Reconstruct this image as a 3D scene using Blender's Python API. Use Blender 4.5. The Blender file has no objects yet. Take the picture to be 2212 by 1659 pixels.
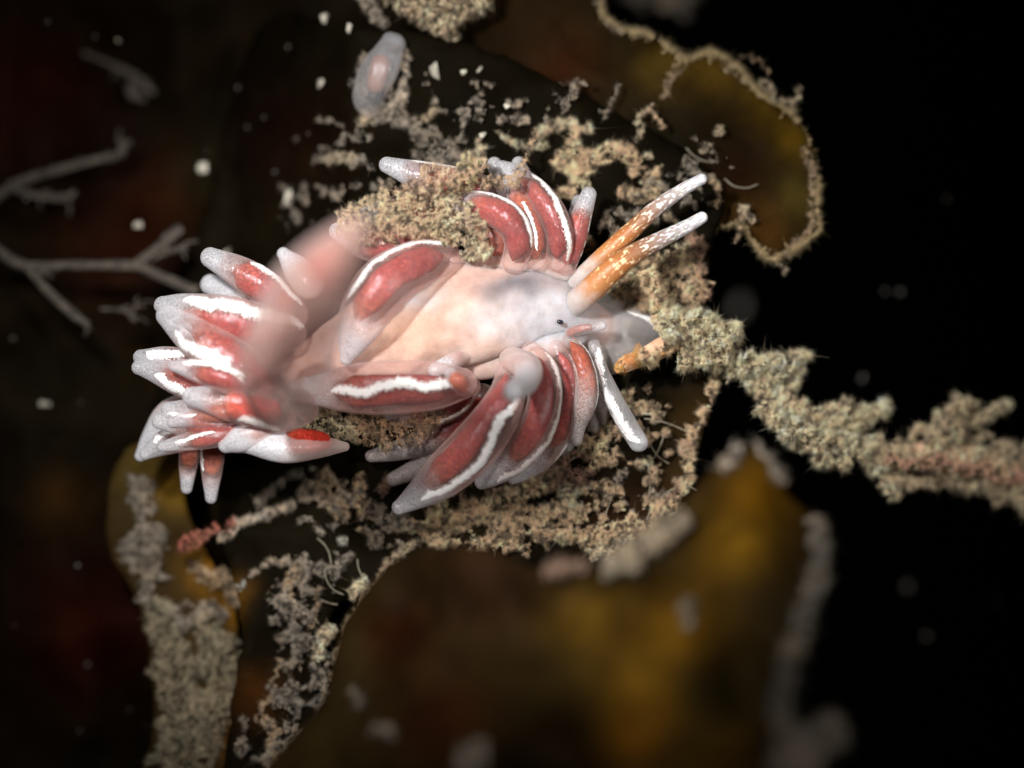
import bpy, math, random
import numpy as np
from mathutils import Vector, Matrix
from mathutils.geometry import delaunay_2d_cdt
rng = np.random.default_rng(7); random.seed(7)
sc = bpy.context.scene
col = sc.collection
D = 30.7                      # camera distance to the plane of focus (1 unit is about 3 mm)

# ---------------------------------------------------------------- camera, faint sky, added fill lamp, torch
cd = bpy.data.cameras.new('camera'); cam = bpy.data.objects.new('camera', cd); col.objects.link(cam)
cam.location = (0, -D, 0); cam.rotation_euler = (math.pi/2, 0, 0)
cd.sensor_width = 36; cd.lens = 36*D/11.06; cd.clip_end = 500; cd.clip_start = 0.1
cd.dof.use_dof = True; cd.dof.focus_distance = D - 0.25; cd.dof.aperture_fstop = 0.062; cd.dof.aperture_blades = 0
sc.camera = cam
w = bpy.data.worlds.new("World"); sc.world = w; w.use_nodes = True
wn = w.node_tree; bg = wn.nodes['Background']
sky = wn.nodes.new('ShaderNodeTexSky'); sky.sky_type = 'NISHITA'; sky.sun_disc = False
sky.sun_elevation = math.radians(6); sky.sun_rotation = math.radians(153)
wn.links.new(sky.outputs[0], bg.inputs[0]); bg.inputs[1].default_value = 0.006
sd = bpy.data.lights.new('fill_sun', 'SUN'); fill_sun = bpy.data.objects.new('fill_sun', sd); col.objects.link(fill_sun)
sd.energy = 1.3; sd.angle = math.radians(6); sd.color = (1, .97, .92)
def aim(o, src, dst):
    o.location = src
    o.rotation_euler = (Vector(dst)-Vector(src)).to_track_quat('-Z', 'Y').to_euler()
aim(fill_sun, (7, -14, 1.5), (0, 0, 0))  # fill lamp, added to brighten the right and lower sides of the slug
td = bpy.data.lights.new('dive_torch', 'SPOT'); torch = bpy.data.objects.new('dive_torch', td); col.objects.link(torch)
td.energy = 21000; td.spot_size = math.radians(50); td.spot_blend = 1.0; td.shadow_soft_size = 0.7; td.color = (1, .97, .93)
aim(torch, (-5.0, -14.5, 4.6), (-0.3, 0, 0.3))
sc.view_settings.view_transform = 'Standard'; sc.view_settings.look = 'None'
sc.view_settings.exposure = 0; sc.view_settings.gamma = 1
sc.cycles.use_denoising = True; sc.cycles.transparent_max_bounces = 24; sc.cycles.max_bounces = 8
sc.cycles.use_adaptive_sampling = True; sc.cycles.adaptive_threshold = 0.02

# ---------------------------------------------------------------- helpers
def P(u, v, h):
    """a point of the photograph's 2212 x 1659 frame at height h in front of the plane of focus"""
    s = (D-h)/D/200
    return np.stack([(np.asarray(u)-1106)*s, -np.asarray(h)+0*np.asarray(u), (829.5-np.asarray(v))*s], -1)
def _hash(ix, iy, iz):
    n = (ix*374761393 + iy*668265263 + iz*2147483647//7*31 + 1274126177) & 0xffffffff
    n = ((n ^ (n >> 13))*1274126177) & 0xffffffff
    n = (n ^ (n >> 16))
    return (n & 0xffff)/65535.0
def vnoise(x, y, z=0):
    x, y, z = np.broadcast_arrays(np.asarray(x, float), y, z)
    ix, iy, iz = [np.floor(a).astype(np.int64) for a in (x, y, z)]
    f = [a-np.floor(a) for a in (x, y, z)]; f = [a*a*(3-2*a) for a in f]
    r = 0
    for a in (0, 1):
        for b in (0, 1):
            for c in (0, 1):
                wt = (f[0] if a else 1-f[0])*(f[1] if b else 1-f[1])*(f[2] if c else 1-f[2])
                r = r + wt*_hash(ix+a, iy+b, iz+c)
    return r
def fbm(x, y, z=0, o=4):
    r = 0; a = .5; s = 0
    for k in range(o):
        r = r + a*vnoise(np.asarray(x)*2**k+17*k, np.asarray(y)*2**k+5*k, np.asarray(z)*2**k); s += a; a *= .5
    return r/s
def tag(o, label=None, cat=None, group=None, kind=None):
    if label: o['label'] = label
    if cat: o['category'] = cat
    if group: o['group'] = group
    if kind: o['kind'] = kind
    return o
def mesh(name, V, F, m, parent=None, uv=None, colr=None, smooth=True, edge=None):
    """V (n,3); F list or (k,3)/(k,4) array"""
    me = bpy.data.meshes.new(name)
    V = np.asarray(V, np.float32)
    if isinstance(F, np.ndarray):
        k, c = F.shape
        me.vertices.add(len(V)); me.vertices.foreach_set('co', V.ravel())
        me.loops.add(k*c); me.loops.foreach_set('vertex_index', F.astype(np.int32).ravel())
        me.polygons.add(k); me.polygons.foreach_set('loop_start', np.arange(0, k*c, c, dtype=np.int32))
        me.polygons.foreach_set('loop_total', np.full(k, c, np.int32))
        me.update(calc_edges=True)
    else:
        me.from_pydata(V.tolist(), [], F); me.update()
    if smooth: me.polygons.foreach_set('use_smooth', np.ones(len(me.polygons), bool))
    if uv is not None:
        a = me.attributes.new('tv', 'FLOAT_VECTOR', 'POINT')
        a.data.foreach_set('vector', np.asarray(uv, np.float32).ravel())
    if colr is not None:
        a = me.attributes.new('tint', 'FLOAT_COLOR', 'POINT')
        c4 = np.ones((len(V), 4), np.float32); c4[:, :3] = colr
        a.data.foreach_set('color', c4.ravel())
    if edge is not None:
        a = me.attributes.new('margin', 'FLOAT', 'POINT'); a.data.foreach_set('value', np.asarray(edge, np.float32))
    me.materials.append(m)
    o = bpy.data.objects.new(name, me); col.objects.link(o)
    if parent is not None: o.parent = parent; o.matrix_parent_inverse = parent.matrix_world.inverted()
    return o
def empty(name, loc):
    o = bpy.data.objects.new(name, None); col.objects.link(o); o.location = loc; o.empty_display_size = .1
    bpy.context.view_layer.update(); return o
def crom(pts, n, closed=False):
    p = np.asarray(pts, float); k = len(p)
    if closed: q = np.vstack([p[-1], p, p[0], p[1]]); segs = k
    else: q = np.vstack([2*p[0]-p[1], p, 2*p[-1]-p[-2]]); segs = k-1
    # even spacing by length
    out = []
    L = [np.linalg.norm((q[i+2]-q[i+1])[:2])+1e-3 for i in range(segs)]
    cum = np.r_[0, np.cumsum(L)]; ss = np.linspace(0, cum[-1], n, endpoint=not closed)
    idx = np.clip(np.searchsorted(cum, ss, 'right')-1, 0, segs-1)
    t = ((ss-cum[idx])/np.asarray(L)[idx])[:, None]
    a, b, c, d = q[idx], q[idx+1], q[idx+2], q[idx+3]
    return .5*((2*b)+(-a+c)*t+(2*a-5*b+4*c-d)*t*t+(-a+3*b-3*c+d)*t**3)

# ---------------------------------------------------------------- materials
class N:
    def __init__(s, name):
        s.m = bpy.data.materials.new(name); s.m.use_nodes = True
        s.t = s.m.node_tree; s.t.nodes.clear(); s.out = s('OutputMaterial')
    def __call__(s, typ, **k):
        n = s.t.nodes.new('ShaderNode'+typ)
        for a, b in k.items(): setattr(n, a, b)
        return n
    def put(s, sock, v):
        if isinstance(v, bpy.types.NodeSocket): s.t.links.new(v, sock)
        elif v is not None:
            if sock.type == 'RGBA' and len(v) == 3: v = (*v, 1)
            sock.default_value = v
    def math(s, op, a, b=None, c=None, clamp=False):
        n = s('Math', operation=op, use_clamp=clamp)
        for i, x in enumerate((a, b, c)):
            if x is not None: s.put(n.inputs[i], x)
        return n.outputs[0]
    def noise(s, scale, detail=3, vec=None, rough=.5, dist=0):
        n = s('TexNoise'); n.inputs['Scale'].default_value = scale; n.inputs['Detail'].default_value = detail
        n.inputs['Roughness'].default_value = rough; n.inputs['Distortion'].default_value = dist
        s.put(n.inputs['Vector'], vec if vec is not None else s.obj()); return n.outputs['Fac']
    def obj(s):
        if not hasattr(s, '_o'): s._o = s('TexCoord').outputs['Object']
        return s._o
    def ramp(s, f, stops, interp='LINEAR'):
        n = s('ValToRGB'); r = n.color_ramp; r.interpolation = interp
        while len(r.elements) < len(stops): r.elements.new(.5)
        for e, (p, c) in zip(r.elements, stops):
            e.position = p; e.color = (*c, 1) if len(c) == 3 else c
        s.put(n.inputs[0], f); return n.outputs[0]
    def rng(s, f, a, b, c=0, d=1, smooth=False):
        n = s('MapRange', interpolation_type='SMOOTHSTEP' if smooth else 'LINEAR'); s.put(n.inputs[0], f)
        for i, x in enumerate((a, b, c, d)): s.put(n.inputs[i+1], x)
        return n.outputs[0]
    def mix(s, f, a, b):
        n = s('MixRGB'); s.put(n.inputs[0], f); s.put(n.inputs[1], a); s.put(n.inputs[2], b); return n.outputs[0]
    def mixs(s, f, a, b):
        n = s('MixShader'); s.put(n.inputs[0], f); s.t.links.new(a, n.inputs[1]); s.t.links.new(b, n.inputs[2]); return n.outputs[0]
    def attr(s, name, o='Vector'):
        return s('Attribute', attribute_name=name).outputs[o]
    def xyz(s, v):
        n = s('SeparateXYZ'); s.put(n.inputs[0], v); return n.outputs
    def comb(s, x, y, z):
        n = s('CombineXYZ')
        for i, q in enumerate((x, y, z)): s.put(n.inputs[i], q)
        return n.outputs[0]
    def bump(s, h, strength, dist=.02):
        n = s('Bump'); n.inputs['Strength'].default_value = strength; n.inputs['Distance'].default_value = dist
        s.put(n.inputs['Height'], h); return n.outputs[0]
    def bsdf(s, base, rough=.5, sss=0, rad=(.3, .15, .1), scale=.3, normal=None, spec=.5, coat=0, trans=0):
        n = s('BsdfPrincipled'); s.put(n.inputs['Base Color'], base); s.put(n.inputs['Roughness'], rough)
        n.inputs['Subsurface Weight'].default_value = sss; n.inputs['Subsurface Radius'].default_value = rad
        n.inputs['Subsurface Scale'].default_value = scale; n.inputs['Specular IOR Level'].default_value = spec
        n.inputs['Coat Weight'].default_value = coat; n.inputs['Coat Roughness'].default_value = .12
        if normal is not None: s.put(n.inputs['Normal'], normal)
        return n.outputs[0]
    def done(s, sh):
        s.t.links.new(sh, s.out.inputs[0]); return s.m

def shell_mat(name, tint=(.84, .56, .53), tip=(.70, .71, .76), base_op=.13, rim=.66, tipop=.56, tip0=.62, tip1=.86):
    """milky skin: thin sheet that lets the core show, more opaque along its outline with a painted white edge glow, stippled white towards the tip"""
    n = N(name); tv = n.attr('tv'); x = n.xyz(tv)
    t, ang = x[0], x[1]
    fine = n.noise(52, 2); streak = n.noise(1, 3, vec=n.comb(n.math('MULTIPLY', t, 22), n.math('MULTIPLY', ang, 60), x[2]))
    cloud = n.noise(7, 3)
    tipf = n.rng(n.math('ADD', t, n.math('MULTIPLY', n.math('SUBTRACT', cloud, .5), .25)), tip0, tip1, smooth=True)
    lw = n('LayerWeight'); lw.inputs['Blend'].default_value = .5
    f = n.math('POWER', lw.outputs['Facing'], 2.1)
    stip = n.rng(fine, .34, .62, .25, 1)
    stip = n.math('MULTIPLY', stip, n.rng(streak, .3, .7, .75, 1.15))
    op = n.math('ADD', base_op, n.math('MULTIPLY', tipf, n.math('MULTIPLY', stip, tipop)))
    op = n.math('ADD', op, n.math('MULTIPLY', f, rim))
    op = n.math('ADD', op, n.math('MULTIPLY', n.math('SUBTRACT', cloud, .5), .18))
    op = n.math('MINIMUM', n.math('MAXIMUM', op, .04), .97)
    c = n.mix(tipf, tint, tip)
    c = n.mix(n.rng(f, .25, .8, 0, .6), c, (.88, .80, .81))  # edge glow painted into the colour: whiter where the skin turns from view
    b = n.bump(n.math('ADD', fine, streak), .55, .014)
    sh = n.bsdf(c, .42, 0, normal=b, spec=.25)
    tr = n('BsdfTranslucent'); n.put(tr.inputs[0], c)
    sh = n.mixs(.35, sh, tr.outputs[0])
    tp = n('BsdfTransparent'); n.put(tp.inputs[0], (1, .97, .96))
    sh = n.mixs(op, tp.outputs[0], sh)
    gl = n('BsdfGlossy'); gl.inputs['Roughness'].default_value = .13; n.put(gl.inputs['Normal'], n.bump(n.math('ADD', n.noise(16, 3), n.math('MULTIPLY', fine, .4)), .55, .02))
    gl.inputs[0].default_value = (.016, .016, .018, 1)
    ad = n('AddShader'); n.t.links.new(sh, ad.inputs[0]); n.t.links.new(gl.outputs[0], ad.inputs[1])
    return n.done(ad.outputs[0])
def core_mat(name, deep=(.21, .014, .020), mid=(.29, .032, .028), end=(.42, .10, .05)):
    n = N(name); x = n.xyz(n.attr('tv')); t = x[0]
    blot = n.noise(13, 4); fine = n.noise(1, 3, vec=n.comb(n.math('MULTIPLY', t, 26), n.math('MULTIPLY', x[1], 34), x[2]), rough=.7)
    c = n.ramp(n.math('ADD', t, n.math('MULTIPLY', n.math('SUBTRACT', blot, .5), .5)), [(0, mid), (.35, deep), (.7, mid), (1, end)])
    c = n.mix(n.rng(fine, .45, .7, 0, .3), c, (.55, .13, .09))
    c = n.mix(n.rng(n.noise(26, 4, rough=.7), .42, .6, .55, 0), c, (.08, .004, .006))
    c = n.mix(n.rng(n.noise(34, 3), .60, .72, 0, .5), c, (.62, .16, .10))
    fade = n.math('ADD', t, n.math('MULTIPLY', n.math('SUBTRACT', fine, .5), 1.1))
    op = n.rng(fade, .74, 1.10, 1, .0, smooth=True)
    lw = n('LayerWeight'); lw.inputs['Blend'].default_value = .5
    op = n.math('MULTIPLY', op, n.rng(n.math('ADD', lw.outputs['Facing'], n.math('MULTIPLY', n.math('SUBTRACT', blot, .5), .5)), .70, 1.0, 1, .35))
    sh = n.bsdf(c, .6, .35, (.5, .1, .08), .15, normal=n.bump(blot, .4, .03), spec=.02)
    tp = n('BsdfTransparent')
    return n.done(n.mixs(op, tp.outputs[0], sh))
M_shell = shell_mat('ceras_skin')
M_shell_pale = shell_mat('ceras_skin_pale', tint=(.88, .74, .70), base_op=.42, rim=.6, tip0=.35, tip1=.7, tipop=.5)
M_shell_dim = shell_mat('ceras_skin_stippled', tint=(.62, .40, .36), tip=(.55, .50, .50), base_op=.10, tip0=.30, tip1=.6, tipop=.85, rim=.55)
M_shell_thick = shell_mat('ceras_skin_thick', tint=(.47, .285, .25), tip=(.47, .30, .265), base_op=.34, rim=.25, tip0=.8, tip1=1.1)
M_clear = shell_mat('clear_skin', tint=(.60, .60, .62), tip=(.72, .74, .78), base_op=.30, rim=.8, tip0=.75, tip1=1.0, tipop=.4)
M_foot = shell_mat('foot_skin', tint=(.46, .43, .42), tip=(.46, .44, .44), base_op=.50, rim=.4, tip0=.75, tip1=1.0, tipop=.2)
M_core = core_mat('gland_red')
M_core_or = core_mat('gland_orange', (.33, .075, .035), (.38, .10, .045), (.45, .15, .065))
M_core_bright = core_mat('gland_bright', (.52, .035, .02), (.54, .05, .025), (.56, .12, .05))
def simple(name, c1, c2, scale, rough=.6, sss=0, bump=.4, bd=.02, rad=(.3, .2, .15), sssc=.2, spec=.4, coat=0):
    n = N(name); f = n.noise(scale, 4)
    return n.done(n.bsdf(n.ramp(f, [(.3, c1), (.7, c2)]), rough, sss, rad, sssc, normal=n.bump(f, bump, bd), spec=spec, coat=coat))
def pigment(name, c1, c2, sss):
    n = N(name); f = n.noise(60, 3); g = n.noise(24, 4, rough=.7); x = n.xyz(n.attr('tv'))
    sh = n.bsdf(n.ramp(f, [(.3, c1), (.7, c2)]), .5, sss, (.3, .25, .25), .1, normal=n.bump(f, .9, .02))
    a = n.math('ADD', n.math('SUBTRACT', .52, x[1]), n.math('MULTIPLY', n.math('SUBTRACT', n.noise(75, 2), .5), 1.5))
    a = n.math('ADD', a, n.math('MULTIPLY', n.math('SUBTRACT', g, .5), .7))
    tp = n('BsdfTransparent')
    return n.done(n.mixs(n.rng(a, -.04, .06), tp.outputs[0], sh))
M_white = pigment('white_pigment', (.86, .85, .86), (.95, .95, .96), .5)
M_whitesoft = pigment('white_pigment_soft', (.74, .64, .62), (.90, .84, .83), .5)
M_eye = simple('eye_pigment', (.005, .005, .01), (.02, .02, .03), 5, .2)

def body_mat():
    n = N('body_skin'); c = n.attr('tint', 'Color')
    cl = n.noise(4.5, 4, rough=.55); fine = n.noise(36, 3)
    m_ = n('MixRGB', blend_type='MULTIPLY'); m_.inputs[0].default_value = 1
    n.put(m_.inputs[1], c); n.put(m_.inputs[2], n.ramp(cl, [(.3, (.80, .76, .74)), (.5, (.96, .95, .94)), (.7, (1.08, 1.08, 1.10))]))
    return n.done(n.bsdf(m_.outputs[0], .5, .85, (.5, .3, .22), .5, normal=n.bump(n.math('ADD', cl, n.math('MULTIPLY', fine, .15)), .35, .04), spec=.12))
M_body = body_mat()
def rhino_mat():
    n = N('rhinophore_skin'); x = n.xyz(n.attr('tv')); t = x[0]
    cl = n.noise(9, 3); fl = n.noise(1, 4, vec=n.comb(n.math('MULTIPLY', t, 34), n.math('MULTIPLY', x[1], 9), x[2]), rough=.6)
    tt = n.math('ADD', t, n.math('MULTIPLY', n.math('SUBTRACT', cl, .5), .12))
    c = n.ramp(tt, [(.0, (.62, .60, .62)), (.33, (.62, .56, .54)), (.42, (.48, .215, .085)), (.55, (.42, .155, .045)), (.68, (.28, .135, .07)), (.80, (.36, .29, .27)), (1, (.56, .58, .64))])
    flm = n.rng(n.math('ADD', fl, n.math('MULTIPLY', n.math('SUBTRACT', t, .5), .20)), .575, .61)
    flm = n.math('MULTIPLY', flm, n.rng(t, .40, .48))
    fc = n.ramp(t, [(.35, (.95, .58, .22)), (.6, (.95, .72, .45)), (.75, (.86, .84, .86))])
    c = n.mix(flm, c, fc)
    sh = n.bsdf(c, .42, .6, (.4, .2, .1), .15, normal=n.bump(n.math('ADD', n.noise(45, 2), flm), .35, .015), spec=.5)
    lw = n('LayerWeight'); lw.inputs['Blend'].default_value = .5
    op = n.math('MAXIMUM', n.rng(t, .2, .42, .5, .88), n.math('MULTIPLY', lw.outputs['Facing'], 1.0))
    tp = n('BsdfTransparent')
    return n.done(n.mixs(op, tp.outputs[0], sh))
M_rhino = rhino_mat()

def blade_mat(name, mid1=None, mid2=None, mid3=None, edge=None, ew=.5, rough=.6, fine=30):
    n = N(name); e = n.attr('margin', 'Fac')
    a = n.noise(.55, 3, dist=.5); f = n.noise(fine, 3); b = n.noise(2.4, 4, dist=.4)
    c = n('MixRGB', blend_type='MULTIPLY'); c.inputs[0].default_value = 1
    n.put(c.inputs[1], n.attr('tint', 'Color')); n.put(c.inputs[2], n.ramp(n.math('ADD', n.math('MULTIPLY', a, .6), n.math('MULTIPLY', b, .4)), [(.36, (.5, .48, .46)), (.52, (.92, .92, .92)), (.66, (1.35, 1.35, 1.3))]))
    c = c.outputs[0]
    c = n.mix(n.rng(f, .5, .8, 0, .3), c, (.0, .0, .0))
    sh = n.bsdf(c, rough, normal=n.bump(n.math('ADD', f, n.math('MULTIPLY', b, 2)), .3, .03), spec=.015)
    tr = n('BsdfTranslucent'); n.put(tr.inputs[0], c)
    return n.done(n.mixs(.25, sh, tr.outputs[0]))
M_blade = blade_mat('seaweed_skin')
def patches(base, pts):
    """pigment of a blade: base colour with soft patches (u, v, radius, colour)"""
    def f(u, v):
        wob = 60*(fbm(u/90, v/90, 3, 3)-.5); c = np.repeat(np.array([base]), len(u), 0); 
        for (pu, pv, pr, pc) in pts:
            k = np.exp(-((u+wob-pu)**2+(v-wob-pv)**2)/(pr*pr))[:, None]
            c = c*(1-k)+np.array(pc)*k
        return c
    return f
RED = (.022, .006, .002); AMB = (.125, .056, .003); DRK = (.006, .0045, .002); OLV = (.026, .019, .005)
T_dark = patches((.006, .0045, .002), [(620, 300, 130, (.010, .004, .002)), (500, 500, 120, (.009, .006, .003)), (1520, 900, 60, (.040, .022, .006)), (1490, 1050, 60, (.045, .024, .007)), (1350, 1150, 90, (.030, .014, .006)), (550, 1500, 60, (.045, .016, .003)), (500, 1300, 40, (.09, .04, .005)), (1000, 1250, 120, (.014, .009, .004))])
T_ur = patches((.013, .008, .0025), [(1440, 130, 55, (.06, .035, .005)), (1530, 165, 55, (.07, .038, .005)), (1640, 230, 50, (.08, .044, .005)), (1710, 300, 50, (.08, .045, .004)), (1200, 150, 80, (.036, .010, .003)), (1120, 60, 120, (.018, .009, .003)), (1560, 400, 90, (.018, .006, .002)), (1640, 500, 60, (.05, .022, .004)), (1540, 470, 45, (.08, .042, .006)), (1730, 420, 50, (.05, .034, .007)), (1440, 380, 120, (.007, .006, .003))])
T_fr = patches((.018, .011, .0035), [(1640, 1060, 75, AMB), (1590, 1180, 80, (.13, .065, .005)), (1470, 1370, 90, (.125, .058, .004)), (1380, 1480, 80, (.11, .055, .005)), (1270, 1350, 90, (.085, .045, .005)), (1380, 1590, 70, (.11, .045, .004)), (1560, 1620, 90, (.06, .03, .004)), (860, 1370, 70, RED), (960, 1560, 110, (.020, .006, .002)), (1050, 1250, 130, (.024, .011, .005)), (1560, 1480, 90, (.018, .012, .003)), (1690, 1330, 80, (.025, .016, .006))])
T_back = patches((.008, .005, .002), [(370, 430, 110, (.026, .005, .002)), (60, 200, 160, (.020, .004, .002)), (250, 530, 120, (.020, .005, .002)), (620, 260, 90, (.018, .006, .002)), (480, 380, 120, (.014, .012, .005)), (60, 900, 160, (.014, .010, .005)), (130, 1080, 60, (.04, .018, .004)), (200, 1350, 160, (.020, .003, .001))])
T_am = patches((.030, .018, .006), [(380, 1050, 50, (.15, .085, .010)), (290, 1010, 40, (.09, .06, .012)), (440, 1240, 50, (.20, .09, .008)), (500, 1310, 40, (.20, .09, .006)), (490, 1600, 40, (.10, .04, .005))])

def fluff_mat(name, rough=.8):
    n = N(name); c = n.attr('tint', 'Color')
    sh = n.bsdf(c, rough, spec=.15)
    tr = n('BsdfTranslucent'); n.put(tr.inputs[0], c)
    return n.done(n.mixs(.55, sh, tr.outputs[0]))
M_fluff = fluff_mat('silt')

# ---------------------------------------------------------------- swept tubes
def sweep(pts, n=40, m=22, wob=.05, seed=0, flat=1.0, tipcap=True, basecap=True, lat=None):
    """pts: (u, v, h, radius in frame pixels).  returns V, F, tv, rings(c, ref, side, r)"""
    q = crom(pts, n)
    C = P(q[:, 0], q[:, 1], q[:, 2]); R = np.maximum(q[:, 3], 1)/200
    s = np.r_[0, np.cumsum(np.linalg.norm(np.diff(C, axis=0), axis=1))]
    L = s[-1]
    # rounded ends: pull extra rings
    def cap(C, R, s, end):
        return C, R, s
    T = np.gradient(C, axis=0); T /= np.linalg.norm(T, axis=1)[:, None]+1e-9
    if tipcap:
        k = 7; a = np.linspace(0, 1, k+1)[1:]
        a = np.sin(a*math.pi/2)
        rr = R[-1]
        C = np.vstack([C, C[-1]+T[-1]*rr*a[:, None]]); R = np.r_[R, rr*np.sqrt(np.clip(1-a*a, 0, 1))+1e-4]
        T = np.vstack([T, np.repeat(T[-1:], k, 0)]); s = np.r_[s, s[-1]+rr*a]
    if basecap:
        k = 5; a = np.linspace(1, 0, k+1)[:-1]; a = np.sin(a*math.pi/2); rr = R[0]
        C = np.vstack([C[0]-T[0]*rr*a[:, None], C]); R = np.r_[rr*np.sqrt(np.clip(1-a*a, 0, 1))+1e-4, R]
        T = np.vstack([np.repeat(T[:1], k, 0), T]); s = np.r_[s[0]-rr*a, s]
    t = (s-s[0])/(s[-1]-s[0])
    cam_d = np.array([0, -1., 0])
    ref = cam_d-(T@cam_d)[:, None]*T
    up = np.array([0.0, 0, 1.])-T*T[:, 2:3]
    k_ = np.clip(np.linalg.norm(ref, axis=1)*3, 0, 1)[:, None]
    ref = ref*k_+up*(1-k_)*.3
    ref /= np.linalg.norm(ref, axis=1)[:, None]+1e-9
    side = np.cross(T, ref)
    ph = np.linspace(0, 2*math.pi, m, endpoint=False)
    nr = len(C)
    tt = np.repeat(t, m); pp = np.tile(ph, nr)
    w = 1+wob*(fbm(np.cos(pp)*1.2+seed*3.1, np.sin(pp)*1.2+tt*L*1.6, seed*1.7, 3)-.5)*4
    rr = np.repeat(R, m)*w
    V = np.repeat(C, m, 0)+(rr*np.cos(pp)*flat)[:, None]*np.repeat(ref, m, 0)+(rr*np.sin(pp))[:, None]*np.repeat(side, m, 0)
    i = np.arange(nr-1)[:, None]*m; j = np.arange(m)[None]; j2 = (j+1) % m
    F = np.stack([i+j, i+j2, i+m+j2, i+m+j], -1).reshape(-1, 4)
    V = np.vstack([V, C[:1], C[-1:]])
    tv = np.stack([tt, np.abs(((pp/(2*math.pi)+.5) % 1)-.5)*2, np.full_like(tt, seed)], -1)
    tv = np.vstack([tv, [[t[0], 0, seed]], [[t[-1], 0, seed]]])
    tri = [[a, (a+1) % m, nr*m] for a in range(m)]
    tri = [[b, a, c] for a, b, c in tri]+[[(nr-1)*m+a, (nr-1)*m+(a+1) % m, nr*m+1] for a in range(m)]
    Fl = F[:, ::-1].tolist()+[x[::-1] for x in tri]
    return V, Fl, tv, (C, ref, side, R, t, T)
def interp_rings(rings, tq):
    C, ref, side, R, t, T = rings
    f = lambda A: np.stack([np.interp(tq, t, A[:, k]) for k in range(3)], -1)
    rf = f(ref); sd_ = f(side)
    return f(C), rf/np.linalg.norm(rf, axis=1)[:, None], sd_/np.linalg.norm(sd_, axis=1)[:, None], np.interp(tq, t, R)

def stripe_mesh(rings, t0, t1, phi, width, seed=0, proud=1.005, jag=.5, breaks=0, ends=None, flat=1.0):
    """jagged pigment ribbon lying on the tube at angle phi (radians, + is the right-hand side of travel)"""
    n = 200; k = 5
    tq = np.linspace(t0, t1, n)
    C, rf, sd_, R = interp_rings(rings, tq)
    L = np.linalg.norm(np.diff(C, axis=0), axis=1).sum(); s = np.linspace(0, L, n)
    ph = phi if np.isscalar(phi) else np.interp(np.linspace(0, 1, n), np.linspace(0, 1, len(phi)), phi)
    wd = 2.3*width/200*(np.minimum(1, np.minimum(s, L-s)/(.09*L+.02))**.6)
    e1 = wd*(.5+jag*.8*(fbm(s*16+seed, seed*1.3, 0, 4)-.45)); e2 = wd*(.5+jag*.8*(fbm(s*16+seed+50, seed*1.3, 7, 4)-.45))
    mid = (fbm(s*2.5, seed*3.3, 2, 2)-.5)*wd*1.2
    V = []
    for a in range(k):
        off = (mid-e1)+(e1+e2)*a/(k-1)
        an = ph+off/np.maximum(R, .02)
        pr = proud+(0 if a in (0, k-1) else .03)
        V.append(C+(R*pr*np.cos(an)*flat)[:, None]*rf+(R*pr*np.sin(an))[:, None]*sd_)
    V = np.stack(V, 1).reshape(-1, 3)
    F = []
    gap = fbm(s*5+seed*9, seed, 3, 3)
    for i in range(n-1):
        if breaks and gap[i] < breaks: continue
        for a in range(k-1):
            F.append([i*k+a, (i+1)*k+a, (i+1)*k+a+1, i*k+a+1])
    tv = np.stack([np.repeat(tq, k), np.tile(np.abs(np.linspace(-1, 1, k)), n), np.zeros(n*k)], -1)
    return V, F, tv

def body_tint(V):
    k = D/(D+V[:, 1]); u = 1106+V[:, 0]*200*k; v = 829.5-V[:, 2]*200*k
    c = np.repeat(np.array([[.70, .47, .39]]), len(u), 0)
    wob = 50*(fbm(u/70, v/70, 5, 3)-.5)
    for pu, pv, ru, rv, pc in [(650, 800, 160, 120, (.58, .34, .27)), (880, 720, 110, 80, (.80, .52, .37)), (1010, 655, 90, 60, (.88, .52, .38)), (900, 640, 60, 30, (.60, .55, .54)), (1060, 700, 70, 60, (.78, .68, .64)),
                               (1150, 690, 90, 90, (.70, .70, .74)), (1230, 700, 90, 90, (.66, .67, .72)), (1118, 622, 85, 30, (.16, .16, .19)), (1190, 650, 30, 24, (.80, .82, .86)), (1120, 765, 110, 22, (.76, .54, .42)), (1080, 570, 170, 20, (.72, .48, .40))]:
        w_ = np.exp(-((u+wob-pu)/ru)**2-((v-wob-pv)/rv)**2)[:, None]; c = c*(1-w_)+np.array(pc)*w_
    return (c*.88+.12*np.array([.86, .78, .75]))*np.array([.66, .65, .67])
slug = empty('sea_slug', P(900, 760, -.8))
tag(slug, 'pink and white sea slug with red cored cerata and two orange rhinophores', 'sea slug')
KC = [0]
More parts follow.
